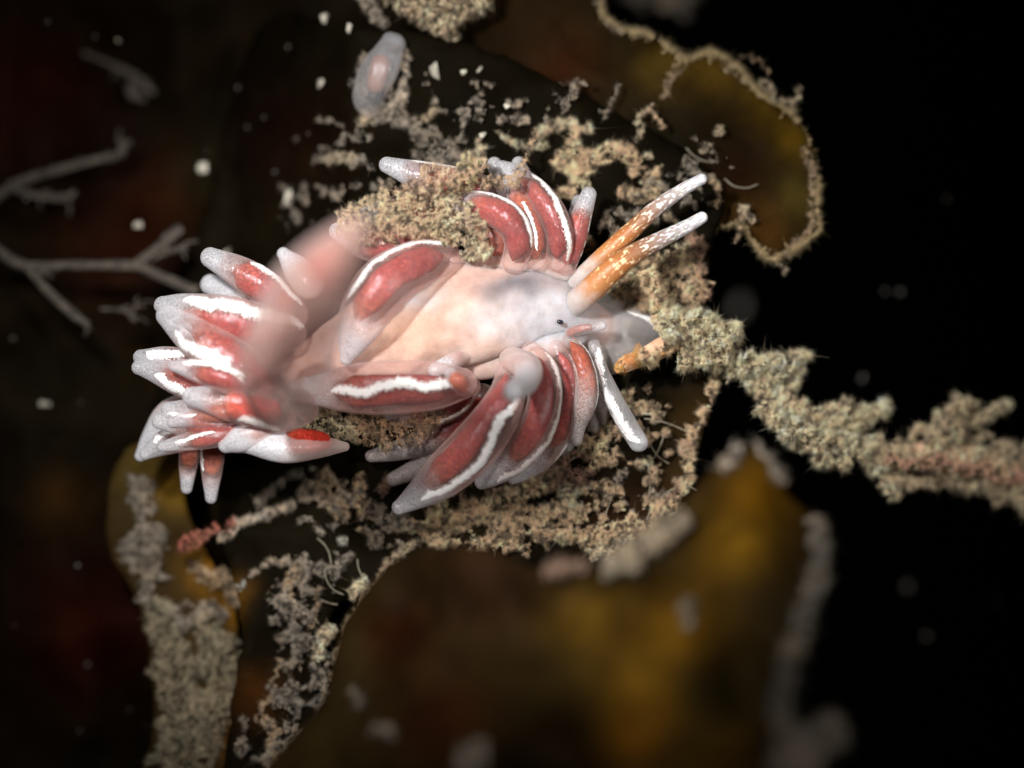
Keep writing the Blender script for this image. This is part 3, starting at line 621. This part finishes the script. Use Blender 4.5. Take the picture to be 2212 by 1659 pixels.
hm = h_main
bottom = [
 ([(1380, 900), (1400, 1000), (1350, 1100)], 110, -.3, BEIGE*.7), ([(700, 1080), (850, 1120)], 90, -.12, GREYB), ([(650, 1250), (620, 1450), (600, 1620)], 90, -.18, GREYB*.9), ([(950, 1130), (1200, 1130), (1420, 1120)], 70, .10, BEIGE*.9), ([(1000, 1060), (1250, 1000)], 60, -.05, PINKB*.7),
 ([(925, 1150), (1000, 1120), (1080, 1090), (1160, 1055), (1200, 1010)], [26, 34, 36, 34, 22], .85, BEIGE),
 ([(900, 1140), (940, 1100), (960, 1070)], 24, .6, BEIGE),
 ([(940, 1170), (1040, 1170), (1180, 1150), (1300, 1150), (1430, 1140)], [26, 34, 34, 40, 44], .38, BEIGE*.95),
 ([(1230, 1060), (1245, 1085), (1240, 1105)], [26, 24, 8], 1.2, PALE),
 ([(1270, 1060), (1310, 1050)], 16, .5, BEIGE*.8), ([(1180, 1100), (1170, 1140)], 20, .6, GREYB),
 ([(1300, 1190), (1360, 1180), (1460, 1140)], 30, .7, PALE*.9),
 ([(1530, 700), (1540, 780), (1535, 850), (1505, 930), (1480, 1000), (1462, 1080), (1440, 1130)], [14, 12, 16, 18, 20, 20, 24], .55, BEIGE*.95),
 ([(1490, 960), (1455, 1060), (1430, 1110)], 20, .35, PINKB*.6),
 ([(1300, 880), (1290, 940), (1280, 985)], 34, .55, BEIGE), ([(1330, 860), (1380, 880), (1420, 900)], 18, .45, PALE*.9),
 ([(1270, 1000), (1330, 985), (1340, 930)], 18, .4, BEIGE*.8), ([(1380, 1000), (1400, 985)], 14, .7, PALE), ([(1300, 1100), (1330, 1060), (1345, 1020)], 10, .5, GREYB),
 ([(1400, 1080), (1440, 1060)], 13, .6, GREYB*1.2), ([(1350, 1085), (1362, 1110)], 10, .6, GREYB),
 ([(700, 1045), (725, 1080), (730, 1110)], [26, 28, 18], .7, BEIGE*.9), ([(775, 1045), (785, 1090), (800, 1110)], [20, 22, 14], .7, BEIGE*.9),
 ([(840, 1035), (830, 1070)], 14, .4, PINKB*.6), ([(740, 1165)], 10, 1, WHITEB*.9), ([(775, 1140), (800, 1155)], 5, .9, BEIGE), ([(845, 1140), (880, 1135), (900, 1120)], 9, .7, BEIGE),
 ([(900, 1170), (870, 1190), (850, 1210)], 12, .5, PALE*.8), ([(730, 1130), (690, 1150)], 8, .6, GREYB),
 ([(560, 1080), (620, 1035), (680, 1020)], 12, .3, GREYB*.8), ([(600, 1100), (660, 1060), (700, 1030)], 12, .3, GREYB*.8),
 ([(470, 1170), (520, 1130), (580, 1110), (640, 1080)], [14, 16, 14, 8], .55, GREYB*1.1),
 ([(395, 1180), (440, 1150), (500, 1130)], 16, .5, np.array([.42, .16, .12])),
 ([(545, 1235), (570, 1215), (600, 1208), (640, 1212)], 8, .8, GREYB*1.1), ([(620, 1270), (600, 1300), (640, 1310)], 16, .5, GREYB*1.2), ([(640, 1230), (625, 1270), (615, 1300)], 10, .8, BEIGE*.9),
 ([(520, 1270), (530, 1258)], 6, 1, WHITEB*.8), ([(680, 1240), (720, 1230), (740, 1205)], 16, .45, GREYB), ([(600, 1320), (640, 1340), (600, 1400)], 14, .35, GREYB),
 ([(690, 1270), (680, 1330), (660, 1390), (620, 1450)], 5, .6, BEIGE*.6), ([(765, 1285), (780, 1270), (785, 1255)], [12, 14, 8], 1.2, PALE*.9),
 ([(850, 1210), (800, 1275), (760, 1340), (740, 1400), (715, 1470)], [4, 6, 8, 9, 10], .7, BEIGE*.7),
 ([(705, 1365), (695, 1390), (690, 1415)], [16, 18, 14], 1.1, PALE*.9), ([(720, 1430), (680, 1470), (650, 1480)], 15, .6, GREYB), ([(700, 1480), (690, 1560), (680, 1640)], [20, 18, 22], .5, GREYB),
 ([(600, 1420), (585, 1500), (560, 1560)], 10, .6, BEIGE*.7), ([(580, 1560), (600, 1600), (590, 1650)], [20, 26, 24], .6, BEIGE*.8), ([(530, 1560), (520, 1620)], 16, .5, GREYB),
 ([(560, 1640), (640, 1610), (680, 1640)], 22, .55, GREYB*.9),
]
fluff('silt', bottom, 'beige silt and fluff growing over the seaweed below the slug', 'silt', 'stuff', hfun=hm, seed=1)
top = [
 ([(1350, 480), (1480, 400), (1560, 330)], 90, -.30, GREYB*.9), ([(1250, 220), (1100, 250), (950, 200)], 90, -.48, GREYB), ([(680, 280), (800, 330), (650, 450)], 90, -.5, GREYB*.8), ([(1350, 650), (1480, 620)], 70, .3, BEIGE*.9),
 ([(1085, 290), (1100, 310), (1140, 318), (1180, 312)], 5, 1.1, PALE), ([(1165, 285), (1180, 270), (1230, 268), (1280, 275)], [10, 12, 12, 8], .8, PALE*.9),
 ([(1250, 280), (1240, 330), (1235, 370)], [16, 28, 22], .7, BEIGE), ([(1200, 345), (1235, 365), (1270, 385), (1230, 415), (1205, 420)], [12, 26, 26, 20, 9], .85, BEIGE),
 ([(1280, 340), (1320, 330), (1345, 315)], [24, 22, 12], .85, BEIGE), ([(1360, 330), (1375, 350), (1370, 370)], [20, 22, 10], .8, BEIGE*.95), ([(1405, 340)], 9, 1.1, PALE),
 ([(1420, 375), (1410, 400), (1420, 420)], [12, 24, 26], .9, BEIGE), ([(1340, 410), (1360, 420), (1395, 430)], 14, .8, BEIGE*.9), ([(1350, 480), (1380, 470), (1420, 455)], [20, 16, 10], .6, GREYB*1.2), ([(1340, 510), (1330, 540)], 16, .5, BEIGE*.7),
 ([(1440, 470), (1465, 480)], 8, .6, PALE*.8), ([(1270, 520), (1280, 560), (1300, 590)], 16, .4, BEIGE*.7),
 ([(1330, 620), (1370, 600), (1420, 580), (1480, 545)], [26, 40, 40, 22], .95, BEIGE*1.05), ([(1370, 650), (1420, 640), (1470, 620)], [24, 36, 24], .8, BEIGE), ([(1440, 660), (1490, 670), (1510, 700)], 22, .8, PALE*.9),
 ([(1490, 500), (1520, 520), (1515, 560), (1520, 640)], [14, 18, 14, 10], .5, PINKB*.75), ([(1500, 560), (1480, 600)], 16, .5, BEIGE*.7),
 ([(1540, 380), (1555, 410), (1548, 440)], 5, .9, BEIGE*.8), ([(1480, 350), (1500, 370), (1470, 390)], 16, .3, GREYB*.7), ([(1340, 180), (1300, 260)], 3, .6, GREYB),
 ([(1370, 265), (1385, 250), (1410, 230)], 4, .9, PALE*.8), ([(1405, 235), (1425, 260), (1430, 275)], 5, .6, BEIGE*.8), ([(1370, 300), (1385, 275)], 5, .5, PALE*.7),
 ([(1545, 290), (1560, 275)], 6, .7, PALE*.7), ([(1530, 310), (1520, 325)], 6, .6, PALE*.6), ([(1600, 450), (1610, 440), (1625, 470)], 6, 1, PALE*.8), ([(1605, 465), (1600, 500), (1590, 520)], 4, .9, BEIGE*.7),
 ([(770, 270), (800, 250), (830, 235)], [8, 12, 10], .9, PALE*.8), ([(830, 240), (880, 265), (920, 300), (960, 325), (1010, 335)], [14, 22, 26, 26, 20], .5, GREYB*.9),
 ([(920, 260), (930, 245), (945, 235)], 6, .8, PALE*.7), ([(890, 275), (920, 285)], 7, .7, GREYB), ([(865, 200), (860, 220)], 14, .6, GREYB),
 ([(700, 345), (740, 345), (775, 350)], [6, 11, 10], .9, PALE*.7), ([(710, 330), (680, 350)], 10, .3, GREYB*.6), ([(1020, 345), (1045, 330), (1035, 310)], 7, 1, PALE*.9),
 ([(1000, 310), (960, 350), (900, 330)], 20, .3, GREYB*.8), ([(870, 375), (800, 410)], 10, .2, GREYB),
 ([(610, 400), (630, 420), (645, 480)], 9, .25, GREYB*.7), ([(1140, 330), (1150, 300), (1160, 280)], 4, .9, BEIGE*.8, .4), ([(1130, 360), (1140, 340)], 6, .7, BEIGE*.8, .5),
]
fluff('silt', top, 'beige silt tufts scattered over the seaweed above the slug', 'silt', 'stuff', hfun=lambda u, v: np.maximum(h_main(u, v), h_ur(u, v)), seed=2)
# crusts lying on the slug
hc = lambda u, v: .42+(fbm(u/50, v/50, 2, 2)-.5)*.3
crust = [([(745, 480), (800, 460), (860, 440), (920, 460), (960, 490)], [24, 40, 44, 44, 30], .95, np.array([.64, .53, .38])), ([(880, 400), (930, 390), (1000, 380), (1030, 365)], [26, 34, 34, 22], .55, np.array([.62, .48, .36])),
 ([(1000, 360), (1020, 375), (1000, 400)], 24, .9, np.array([.62, .54, .36])), ([(960, 440), (1000, 480), (1020, 520), (1050, 545)], [30, 34, 36, 16], .9, np.array([.66, .56, .42])),
 ([(900, 500), (840, 500), (780, 510)], 26, .45, np.array([.60, .46, .34])), ([(1060, 400), (1100, 390), (1120, 370)], [16, 18, 14], .55, BEIGE*.8), ([(1040, 540), (1010, 550)], [14, 12], 1.2, PALE)]
fluff('silt', crust, 'yellowish silt crust lying across the upper cerata', 'silt', 'stuff', hfun=hc, seed=3, thr=.38, dens=1.5, bump=.24, flen=.03, gsize=.0048, nscale=15)
hl = lambda u, v: .12+(fbm(u/50, v/50, 9, 2)-.5)*.3
crust2 = [([(560, 860), (600, 890), (640, 900), (700, 920), (760, 930)], [26, 44, 46, 40, 26], .95, np.array([.56, .50, .36])), ([(620, 870), (680, 880)], 26, .8, np.array([.64, .58, .44])),
 ([(780, 920), (850, 930), (900, 920), (960, 900)], [34, 34, 28, 14], .8, np.array([.50, .36, .24])), ([(790, 900), (800, 940), (835, 965)], [12, 16, 12], 1.1, BEIGE)]
fluff('silt', crust2, 'greenish silt crust between the tail and the lower cerata', 'silt', 'stuff', hfun=hl, seed=4, thr=.36, dens=1.0, flen=.03)
# crust on golden blade
gold = [([(300, 1050), (330, 1120), (300, 1180)], [30, 40, 34], .5, GREYB*.9), ([(290, 1180), (330, 1230), (310, 1280)], [34, 40, 20], .6, GREYB*.9), ([(430, 1230), (480, 1260), (520, 1300)], [18, 22, 20], .6, BEIGE*.7),
 ([(350, 1330), (380, 1450), (400, 1560), (390, 1660)], [40, 52, 60, 60], .8, np.array([.36, .32, .23])), ([(440, 1330), (480, 1420), (480, 1500), (440, 1600)], [28, 40, 40, 40], .85, np.array([.40, .35, .25])), ([(380, 1330), (460, 1320)], 26, .7, GREYB)]
fluff('silt', gold, 'grey silt caked on the golden seaweed blade', 'silt', 'stuff', hfun=h_am, seed=5)
# clump hanging into the frame at the top
fluff('silt_clump', [([(870, -20), (940, 0), (1020, -10)], [44, 62, 44], 1.3, PALE*.85), ([(950, 30), (965, 70)], [44, 24], 1.3, PALE*.85), ([(790, 0), (800, 25), (830, 50)], [12, 16, 14], .8, GREYB)], 'ragged pale silt clump hanging at the top edge above the slug', 'silt clump', seed=6, hfun=lambda u, v: -.9+0*u, bump=.5)
# fuzzy rim of the olive blade
def rim_fuzz(name, pl, a, b, hfun, label, c=PALE, inner=5, dens=11, flen=.055, outw=9, group=None):
    n = len(pl); idx = np.arange(int(a*n), int(b*n)) % n
    q = pl[idx]; d = np.roll(pl, -1, 0)[idx]-np.roll(pl, 1, 0)[idx]; d /= np.linalg.norm(d, axis=1)[:, None]
    nr = np.stack([d[:, 1], -d[:, 0]], -1)
    k = np.repeat(np.arange(len(q)), dens*8); fr = rng.random(len(k))
    k2 = np.minimum(k+1, len(q)-1); p = q[k]*(1-fr)[:, None]+q[k2]*fr[:, None]; nn = nr[k]
    amt = fbm(p[:, 0]/14, p[:, 1]/14, 3, 3)
    o = -rng.exponential(1, len(p))*inner*np.clip((amt-.25)*2, .1, 2)+outw*(amt-.4)
    cen = pl.mean(0); sgn = np.where(((p-cen)*nn).sum(1) > 0, 1, -1)
    keep = (amt > .30) & (rng.random(len(amt)) < np.clip((fbm(p[:, 0]/70, p[:, 1]/70, 9, 2)-.34)*4, .04, 1))
    p2 = p+nn*(o*np.sign(np.median(sgn)))[:, None]
    u, v_ = p2[keep, 0], p2[keep, 1]; nn = nn[keep]*np.sign(np.median(sgn))
    h = hfun(u, v_)+.05+rng.normal(0, .03, len(u))
    dv = np.stack([nn[:, 0], -.3+0*u, -nn[:, 1]], -1)+rng.normal(0, .3, (len(u), 3))
    cc = c*(.5+.8*fbm(u/12, v_/12, 4, 3))[:, None]*rng.lognormal(0, .2, (len(u), 1))
    o = build_fluff(name, P(u, v_, h), dv, np.clip(cc, 0, .9), .009, flen, .003, .6)
    return tag(o, label, 'fringe', group, 'stuff')
rim_fuzz('fuzz', pl_ur, .10, .86, h_ur, 'pale fuzz fringing the rim of the olive seaweed blade', np.array([.62, .50, .30]))
fluff('silt', [([(1745, 330), (1762, 400), (1755, 470), (1740, 520), (1690, 555)], [8, 11, 10, 12, 10], .55, BEIGE*.75), ([(1640, 180), (1680, 210), (1705, 225)], [6, 10, 8], .9, PALE*.8), ([(1708, 240), (1722, 215), (1730, 192)], [4, 5, 5], 1, PALE*.8), ([(1470, 130), (1455, 165), (1430, 210)], [10, 9, 4], .5, BEIGE*.7),
  ([(1345, 60), (1380, 70), (1400, 66)], 5, .9, PALE*.8), ([(1285, 10), (1310, 50), (1345, 65)], 7, .7, PALE*.7), ([(1595, 130), (1570, 150), (1610, 175)], 6, .5, PALE*.7), ([(1600, 118), (1640, 130), (1665, 160)], 2.5, .9, OLIVE), ([(1665, 560), (1690, 580), (1700, 590)], 5, .8, PALE*.7)],
  'pale tufts caught along the edge of the olive blade', 'silt', 'stuff', hfun=h_ur, seed=7, dens=.5)

# ---------------------------------------------------------------- the furred stalk reaching right
def h_st(u, v): return -.05-(u-1450)/800*1.5
stalk = empty('hydroid_stalk', P(1450, 720, -.2)); tag(stalk, 'long peach stalk thickly furred with cream fluff reaching to the right', 'hydroid')
q = [(1350, 790), (1400, 765), (1450, 740), (1510, 735), (1590, 785), (1660, 850), (1740, 890), (1830, 935), (1900, 985), (2000, 990), (2110, 1000), (2230, 1035)]
V, F, tv, _ = sweep([(a, b, h_st(a, b), r) for (a, b), r in zip(q, [16, 20, 20, 14, 14, 16, 18, 18, 24, 34, 36, 36])], n=90, m=20, wob=.12, seed=40)
M_peach = simple('stalk_peach', (.56, .32, .19), (.66, .44, .30), 8, .7, bump=.6, bd=.05)
mesh('stem', V, F, M_peach, stalk)
cream = np.array([.80, .68, .50])
fur = [([(1440, 715), (1510, 735), (1590, 785), (1660, 850), (1740, 890), (1830, 935), (1900, 985)], [24, 28, 18, 18, 20, 22, 16], .8, cream*.97, .06), ([(1900, 985), (2000, 990), (2110, 1005), (2230, 1040)], 42, .5, cream*.9, .0), ([(1440, 700), (1500, 715), (1560, 740), (1590, 720)], [26, 40, 42, 22], .8, cream, .15), ([(1400, 600), (1430, 660), (1470, 700)], [22, 24, 26], .6, BEIGE, .1), ([(1345, 788), (1400, 764), (1450, 744)], 17, .45, ORANGE*1.1, .12), ([(1400, 770), (1440, 745), (1480, 730)], 22, .6, BEIGE, .15), ([(1500, 770), (1560, 770)], 30, .8, cream*.95, .1), ([(1590, 790), (1650, 800), (1700, 780), (1735, 765)], [30, 34, 26, 12], .9, cream, .0),
 ([(1640, 820), (1700, 830), (1730, 800)], [24, 20, 8], .7, cream, 0), ([(1660, 890), (1720, 930), (1780, 960)], [20, 34, 40], .95, cream, .1), ([(1650, 860), (1680, 910)], [14, 22], .8, cream), ([(1780, 900), (1850, 910), (1900, 900), (1915, 880)], [20, 36, 26, 10], .9, cream),
 ([(1800, 960), (1850, 990), (1880, 960)], [40, 40, 24], .9, cream*.95), ([(1890, 1000), (1920, 1040), (1935, 1065)], [18, 20, 12], .8, cream*.9), ([(1960, 960), (1975, 935), (2020, 925)], [6, 8, 18], .8, cream*.9),
 ([(2030, 960), (2060, 910), (2080, 870)], [30, 40, 24], .85, cream*.85), ([(2080, 920), (2130, 900), (2175, 875)], [20, 14, 10], .8, cream*.85), ([(2080, 950), (2130, 940)], 10, .6, cream*.8), ([(2150, 970), (2215, 985)], 24, .6, cream*.75),
 ([(1930, 1030), (2000, 1040), (2100, 1045), (2215, 1080)], [12, 16, 18, 30], .7, cream*.75), ([(1940, 975), (2040, 970), (2140, 980)], 14, .6, cream*.8),
 ([(1930, 1000), (2050, 1005), (2215, 1030)], 24, .15, PINKB, .15)]
a, b, c = strokes_to_points(fur, 1.7, h_st, .40, 26, 8, .34)
o = build_fluff('fluff', a, b, c, .0048, .045, .0015, .62, parent=stalk); o['kind'] = 'stuff'
V, F, tv, _ = sweep([(1336, 800, -.02, 7), (1350, 788, .02, 13), (1385, 774, .05, 14), (1430, 757, .05, 12), (1500, 735, .05, 10)], n=50, m=24, wob=.5, seed=41)
tag(mesh('sponge_branch', V, F, simple('orange_flesh', (.55, .26, .09), (.75, .42, .18), 12, .6, .3, 1, .05)), 'short orange branch beside the mouth tentacles', 'branch')

# ---------------------------------------------------------------- foreground fluff on the amber blade
hf = lambda u, v: h_fr(u, v)+.03
fluff('silt', [([(1310, 1235), (1370, 1200), (1430, 1150), (1480, 1120)], [16, 26, 26, 18], .8, PALE*.42, .1), ([(1250, 1230), (1180, 1230)], 16, .5, PINKB*.5, .0), ([(1600, 965), (1560, 1010)], 11, .5, GREYB*.8), ([(1640, 972), (1690, 1040)], 9, .5, GREYB*.8),
  ([(1760, 1130), (1780, 1200), (1745, 1310), (1710, 1400)], [13, 15, 15, 15], 1.5, GREYB*.5), ([(1710, 1400), (1690, 1500), (1680, 1600), (1680, 1670)], [14, 14, 16, 20], 1.5, GREYB*.32), ([(1490, 1300), (1485, 1350)], [11, 8], .8, PALE*.22, .05), ([(1740, 1600), (1790, 1580)], [34, 30], 1.2, GREYB*.5), ([(1700, 1640), (1740, 1650)], 34, 1.2, GREYB*.6),
  ([(810, 1575), (840, 1590)], 12, .8, GREYB*.4), ([(1030, 1630), (1020, 1660)], [22, 22], .8, GREYB*.6), ([(780, 1520), (760, 1500)], 9, .7, GREYB*.35)],
  'blurred pale silt along the rim of the amber blade', 'silt', 'stuff', hfun=hf, seed=9, dens=.2, gsize=.02, flen=.08, fwid=.006)
# slight ring of sand stuff hanging behind top right
fluff('silt_clump', [([(1380, -20), (1470, 10)], [30, 30], 1, GREYB*.25)], 'dim blurred silt clump at the top edge beyond the olive blade', 'silt clump', hfun=lambda u, v: -5+0*u, seed=10, dens=.15, gsize=.03)

TV = []; TF = []
for i in range(32):
    reg = [(1380, 1000, 120, 130), (700, 1300, 110, 160), (1430, 380, 150, 110), (950, 1180, 200, 60), (1280, 1080, 120, 60)][i % 5]
    u, v = reg[0]+random.uniform(-1, 1)*reg[2], reg[1]+random.uniform(-1, 1)*reg[3]; a = random.uniform(0, 6.28); L = random.uniform(30, 110); b = random.uniform(-.8, .8)
    pp = [(u+math.cos(a+b*t)*L*t, v+math.sin(a+b*t)*L*t) for t in (0, .35, .7, 1)]
    hf_ = h_ur if i % 5 == 2 else h_main
    hh = [float(hf_(np.array([x]), np.array([y]))[0])+.06+.05*random.random() for x, y in pp]
    V, F, _, _ = sweep([(x, y, h, 0.6) for (x, y), h in zip(pp, hh)], n=14, m=4, wob=0, basecap=False, tipcap=False)
    off = sum(len(x) for x in TV); TV.append(V); TF += [[k+off for k in f] for f in F]
tag(mesh('threads', np.vstack(TV), TF, simple('thread', (.25, .21, .15), (.40, .36, .28), 6, .7)), 'hair fine pale threads strewn over the seaweed', 'threads', None, 'stuff')

# ---------------------------------------------------------------- sea squirt like blob near the top
sq = empty('sea_squirt', P(820, 200, -1.0)); tag(sq, 'small cloudy sea squirt with a pinkish middle near the top', 'sea squirt')
M_sq = shell_mat('squirt_skin', tint=(.42, .42, .43), tip=(.42, .43, .46), base_op=.34, rim=.35, tipop=.2)
V, F, tv, _ = sweep([(822, 250, -.9, 14), (800, 212, -.7, 38), (815, 150, -.6, 46), (845, 100, -.7, 30)], n=44, m=36, wob=.32, seed=50)
mesh('tunic', V, F, M_sq, sq, uv=tv)
V, F, tv, _ = sweep([(812, 180, -.62, 22), (822, 140, -.6, 24)], n=14, m=20, wob=.14, seed=51)
mesh('gut', V, F, simple('gut_pink', (.20, .085, .06), (.26, .13, .10), 8, .6, .4), sq)
fluff('fringe', [([(790, 120), (775, 170), (790, 220), (820, 255)], 9, .7, GREYB*.9), ([(830, 90), (865, 100), (880, 130)], 7, .7, GREYB*.9), ([(800, 160), (830, 200)], 40, -.25, GREYB), ([(760, 180), (780, 190)], 10, .8, GREYB*1.1), ([(870, 110), (878, 170), (860, 230)], [6, 12, 14], .8, GREYB*1.2)], None, None, 'stuff', hfun=lambda u, v: -.7+0*u, parent=sq, seed=11)

# ---------------------------------------------------------------- branching weeds behind
M_br = simple('branch_grey', (.030, .025, .02), (.095, .078, .062), 9, .8, bump=1.2, bd=.06)
def branches(label, lines, h0):
    r = empty('branching_weed', P(lines[0][0][0], lines[0][0][1], h0)); tag(r, label, 'weed', 'branching weeds behind the tail')
    extra = []
    for L in lines:
        for q in range(3):
            i = random.randrange(len(L)-1); f = random.random(); a0 = np.array(L[i][:2]); b0 = np.array(L[i+1][:2]); p0 = a0+(b0-a0)*f
            an = math.atan2(*(b0-a0)[::-1])+random.choice((-1, 1))*random.uniform(.5, 1.1); ln = random.uniform(14, 44)
            extra.append([(*p0, L[i][2]*.45), (*(p0+ln*.5*np.array([math.cos(an), math.sin(an)])), L[i][2]*.35), (*(p0+ln*np.array([math.cos(an+.3), math.sin(an+.3)])), 2.5)])
    for k, L in enumerate(lines+extra):
        V, F, tv, _ = sweep([(a, b, h0+(k % 2)*.05, rr*.8) for a, b, rr in L], n=50, m=14, wob=.38, seed=60+k+int(h0*10))
        mesh('stem' if k == 0 else 'branch', V, F, M_br, r)
branches('grey forked weed reaching in from the left behind the tail', [[(-30, 520, 10), (50, 572, 14), (170, 572, 12), (290, 578, 14), (350, 600, 12), (420, 628, 12)], [(290, 575, 14), (340, 535, 12), (385, 497, 15)], [(330, 560, 7), (375, 540, 7), (400, 536, 7)], [(60, 575, 14), (110, 635, 13), (160, 680, 12), (190, 700, 8)], [(220, 668, 5), (270, 672, 6), (290, 690, 9)], [(285, 678, 6), (295, 660, 4)]], -1.7)
branches('dim forked weed high at the left edge', [[(-20, 430, 16), (30, 400, 14), (100, 375, 12), (190, 350, 9), (240, 335, 8)], [(30, 405, 10), (70, 420, 9), (140, 425, 10), (160, 415, 6)], [(235, 345, 6), (262, 330, 13), (265, 305, 6)]], -2.4)
branches('faint curled weed in the dark upper left', [[(180, 115, 5), (230, 135, 6), (290, 165, 10), (330, 200, 8)], [(290, 170, 8), (280, 200, 10), (310, 215, 8)]], -3.0)

# ---------------------------------------------------------------- loose white shell bits and drifting specks
M_bit = simple('shell_bit', (.28, .26, .22), (.44, .41, .34), 10, .6, bump=.6)
M_speck = simple('speck', (.05, .047, .042), (.10, .092, .08), 8, .7)
def bit(name, u, v, h, r, ax, label, cat, group, m):
    import bmesh
    bm = bmesh.new()
    n_ = random.randint(8, 14); pr = np.array([[random.uniform(-1, 1) for _ in range(3)] for _ in range(n_)])
    pr[:, 0] *= 1-.75*(pr[:, 2]+1)/2*random.random()
    a = random.uniform(0, math.pi); c, s = math.cos(a), math.sin(a)
    X = pr*np.array([.95, .5, ax]); X = np.stack([X[:, 0]*c-X[:, 2]*s, X[:, 1], X[:, 0]*s+X[:, 2]*c], -1)*r/200
    for p in X: bm.verts.new(p)
    ret = bmesh.ops.convex_hull(bm, input=bm.verts)
    bmesh.ops.delete(bm, geom=[x for x in ret['geom_interior'] if isinstance(x, bmesh.types.BMVert)], context='VERTS')
    me = bpy.data.meshes.new(name); bm.to_mesh(me); bm.free(); me.materials.append(m)
    o = bpy.data.objects.new(name, me); col.objects.link(o); o.location = P(u, v, h).tolist()
    return tag(o, label, cat, group)
hbk = lambda u, v: float(h_back(np.array([u]), np.array([v]))[0])
named = [(437, 360, 22, .6, 'triangular white shell chip above the tail'), (620, 428, 22, .6, 'rounded white shell chip left of the silt crust'), (297, 487, 13, .7, 'small yellowish chip above the forked weed'), (690, 180, 16, .5, 'slender pale chip left of the sea squirt'),
         (698, 35, 20, .6, 'pale wedge chip at the top left of the silt clump'), (938, 155, 24, .5, 'heart shaped white chip right of the sea squirt'), (1003, 152, 15, .5, 'upright white chip below the top silt clump'), (1035, 150, 10, .6, 'tiny pale chip beside the upright one'),
         (1042, 290, 12, .8, 'round white bead above the upper cerata'), (1095, 228, 9, .8, 'lone pale bead under the olive blade'), (488, 545, 14, .5, 'thin pale chip beside the topmost tail ceras'), (752, 60, 14, .5, 'narrow pale chip left of the top silt clump'), (257, 88, 10, .4, 'dim yellow sliver in the dark upper left'), (95, 870, 18, .7, 'dim round fleck left of the tail')]
for u, v, r, ax, lb in named:
    h = float(max(h_main(np.array([u]), np.array([v]))[0]+.1, -1.6)) if u > 560 else -1.9
    bit('shell_chip', u, v, h, r, ax, lb, 'shell chip', 'shell chips caught on the seaweed', M_bit)
for i in range(28):
    if i < 14: u, v = random.uniform(20, 760), random.uniform(30, 520)
    elif i < 22: u, v = random.uniform(20, 280), random.uniform(700, 1600)
    else: u, v = random.uniform(1000, 1250), random.uniform(120, 280)
    bit('speck', u, v, -1.9+random.uniform(-.2, .3), random.uniform(4, 9), random.uniform(.3, .9), 'tiny pale speck adrift in the dark water behind the slug', 'speck', 'pale specks adrift behind the slug', M_speck)
for u, v, h, r in [(1605, 665, 6, 20), (1862, 818, 3, 10), (1958, 1266, 4, 10), (2000, 1373, 3.5, 8), (1945, 630, 3, 7), (1912, 628, 3, 6), (2045, 430, 3, 5), (2150, 1300, 4, 6)]:
    bit('drifting_mote', u, v, h, r, .8, 'faint round mote adrift in the black water on the right', 'mote', 'faint motes in the black water', M_speck)

# ---------------------------------------------------------------- the open water behind everything
bmv = []; bmf = []
nu, nv = 40, 20
for i in range(nu+1):
    for j in range(nv+1):
        th = -math.pi*.62+1.24*math.pi*i/nu; ph = -math.pi/2+math.pi*j/nv
        bmv.append((70*math.sin(th)*math.cos(ph), 70*math.cos(th)*math.cos(ph), 70*math.sin(ph)))
for i in range(nu):
    for j in range(nv):
        a = i*(nv+1)+j; bmf.append([a, a+1, a+nv+2, a+nv+1])
n = N('black_water'); M_w = n.done(n.bsdf(n.ramp(n.noise(.02, 2), [(.3, (.0004, .0005, .0006)), (.7, (.0008, .0008, .0007))]), 1.0, spec=0))
tag(mesh('water', np.array(bmv), bmf, M_w), None, None, None, 'structure')
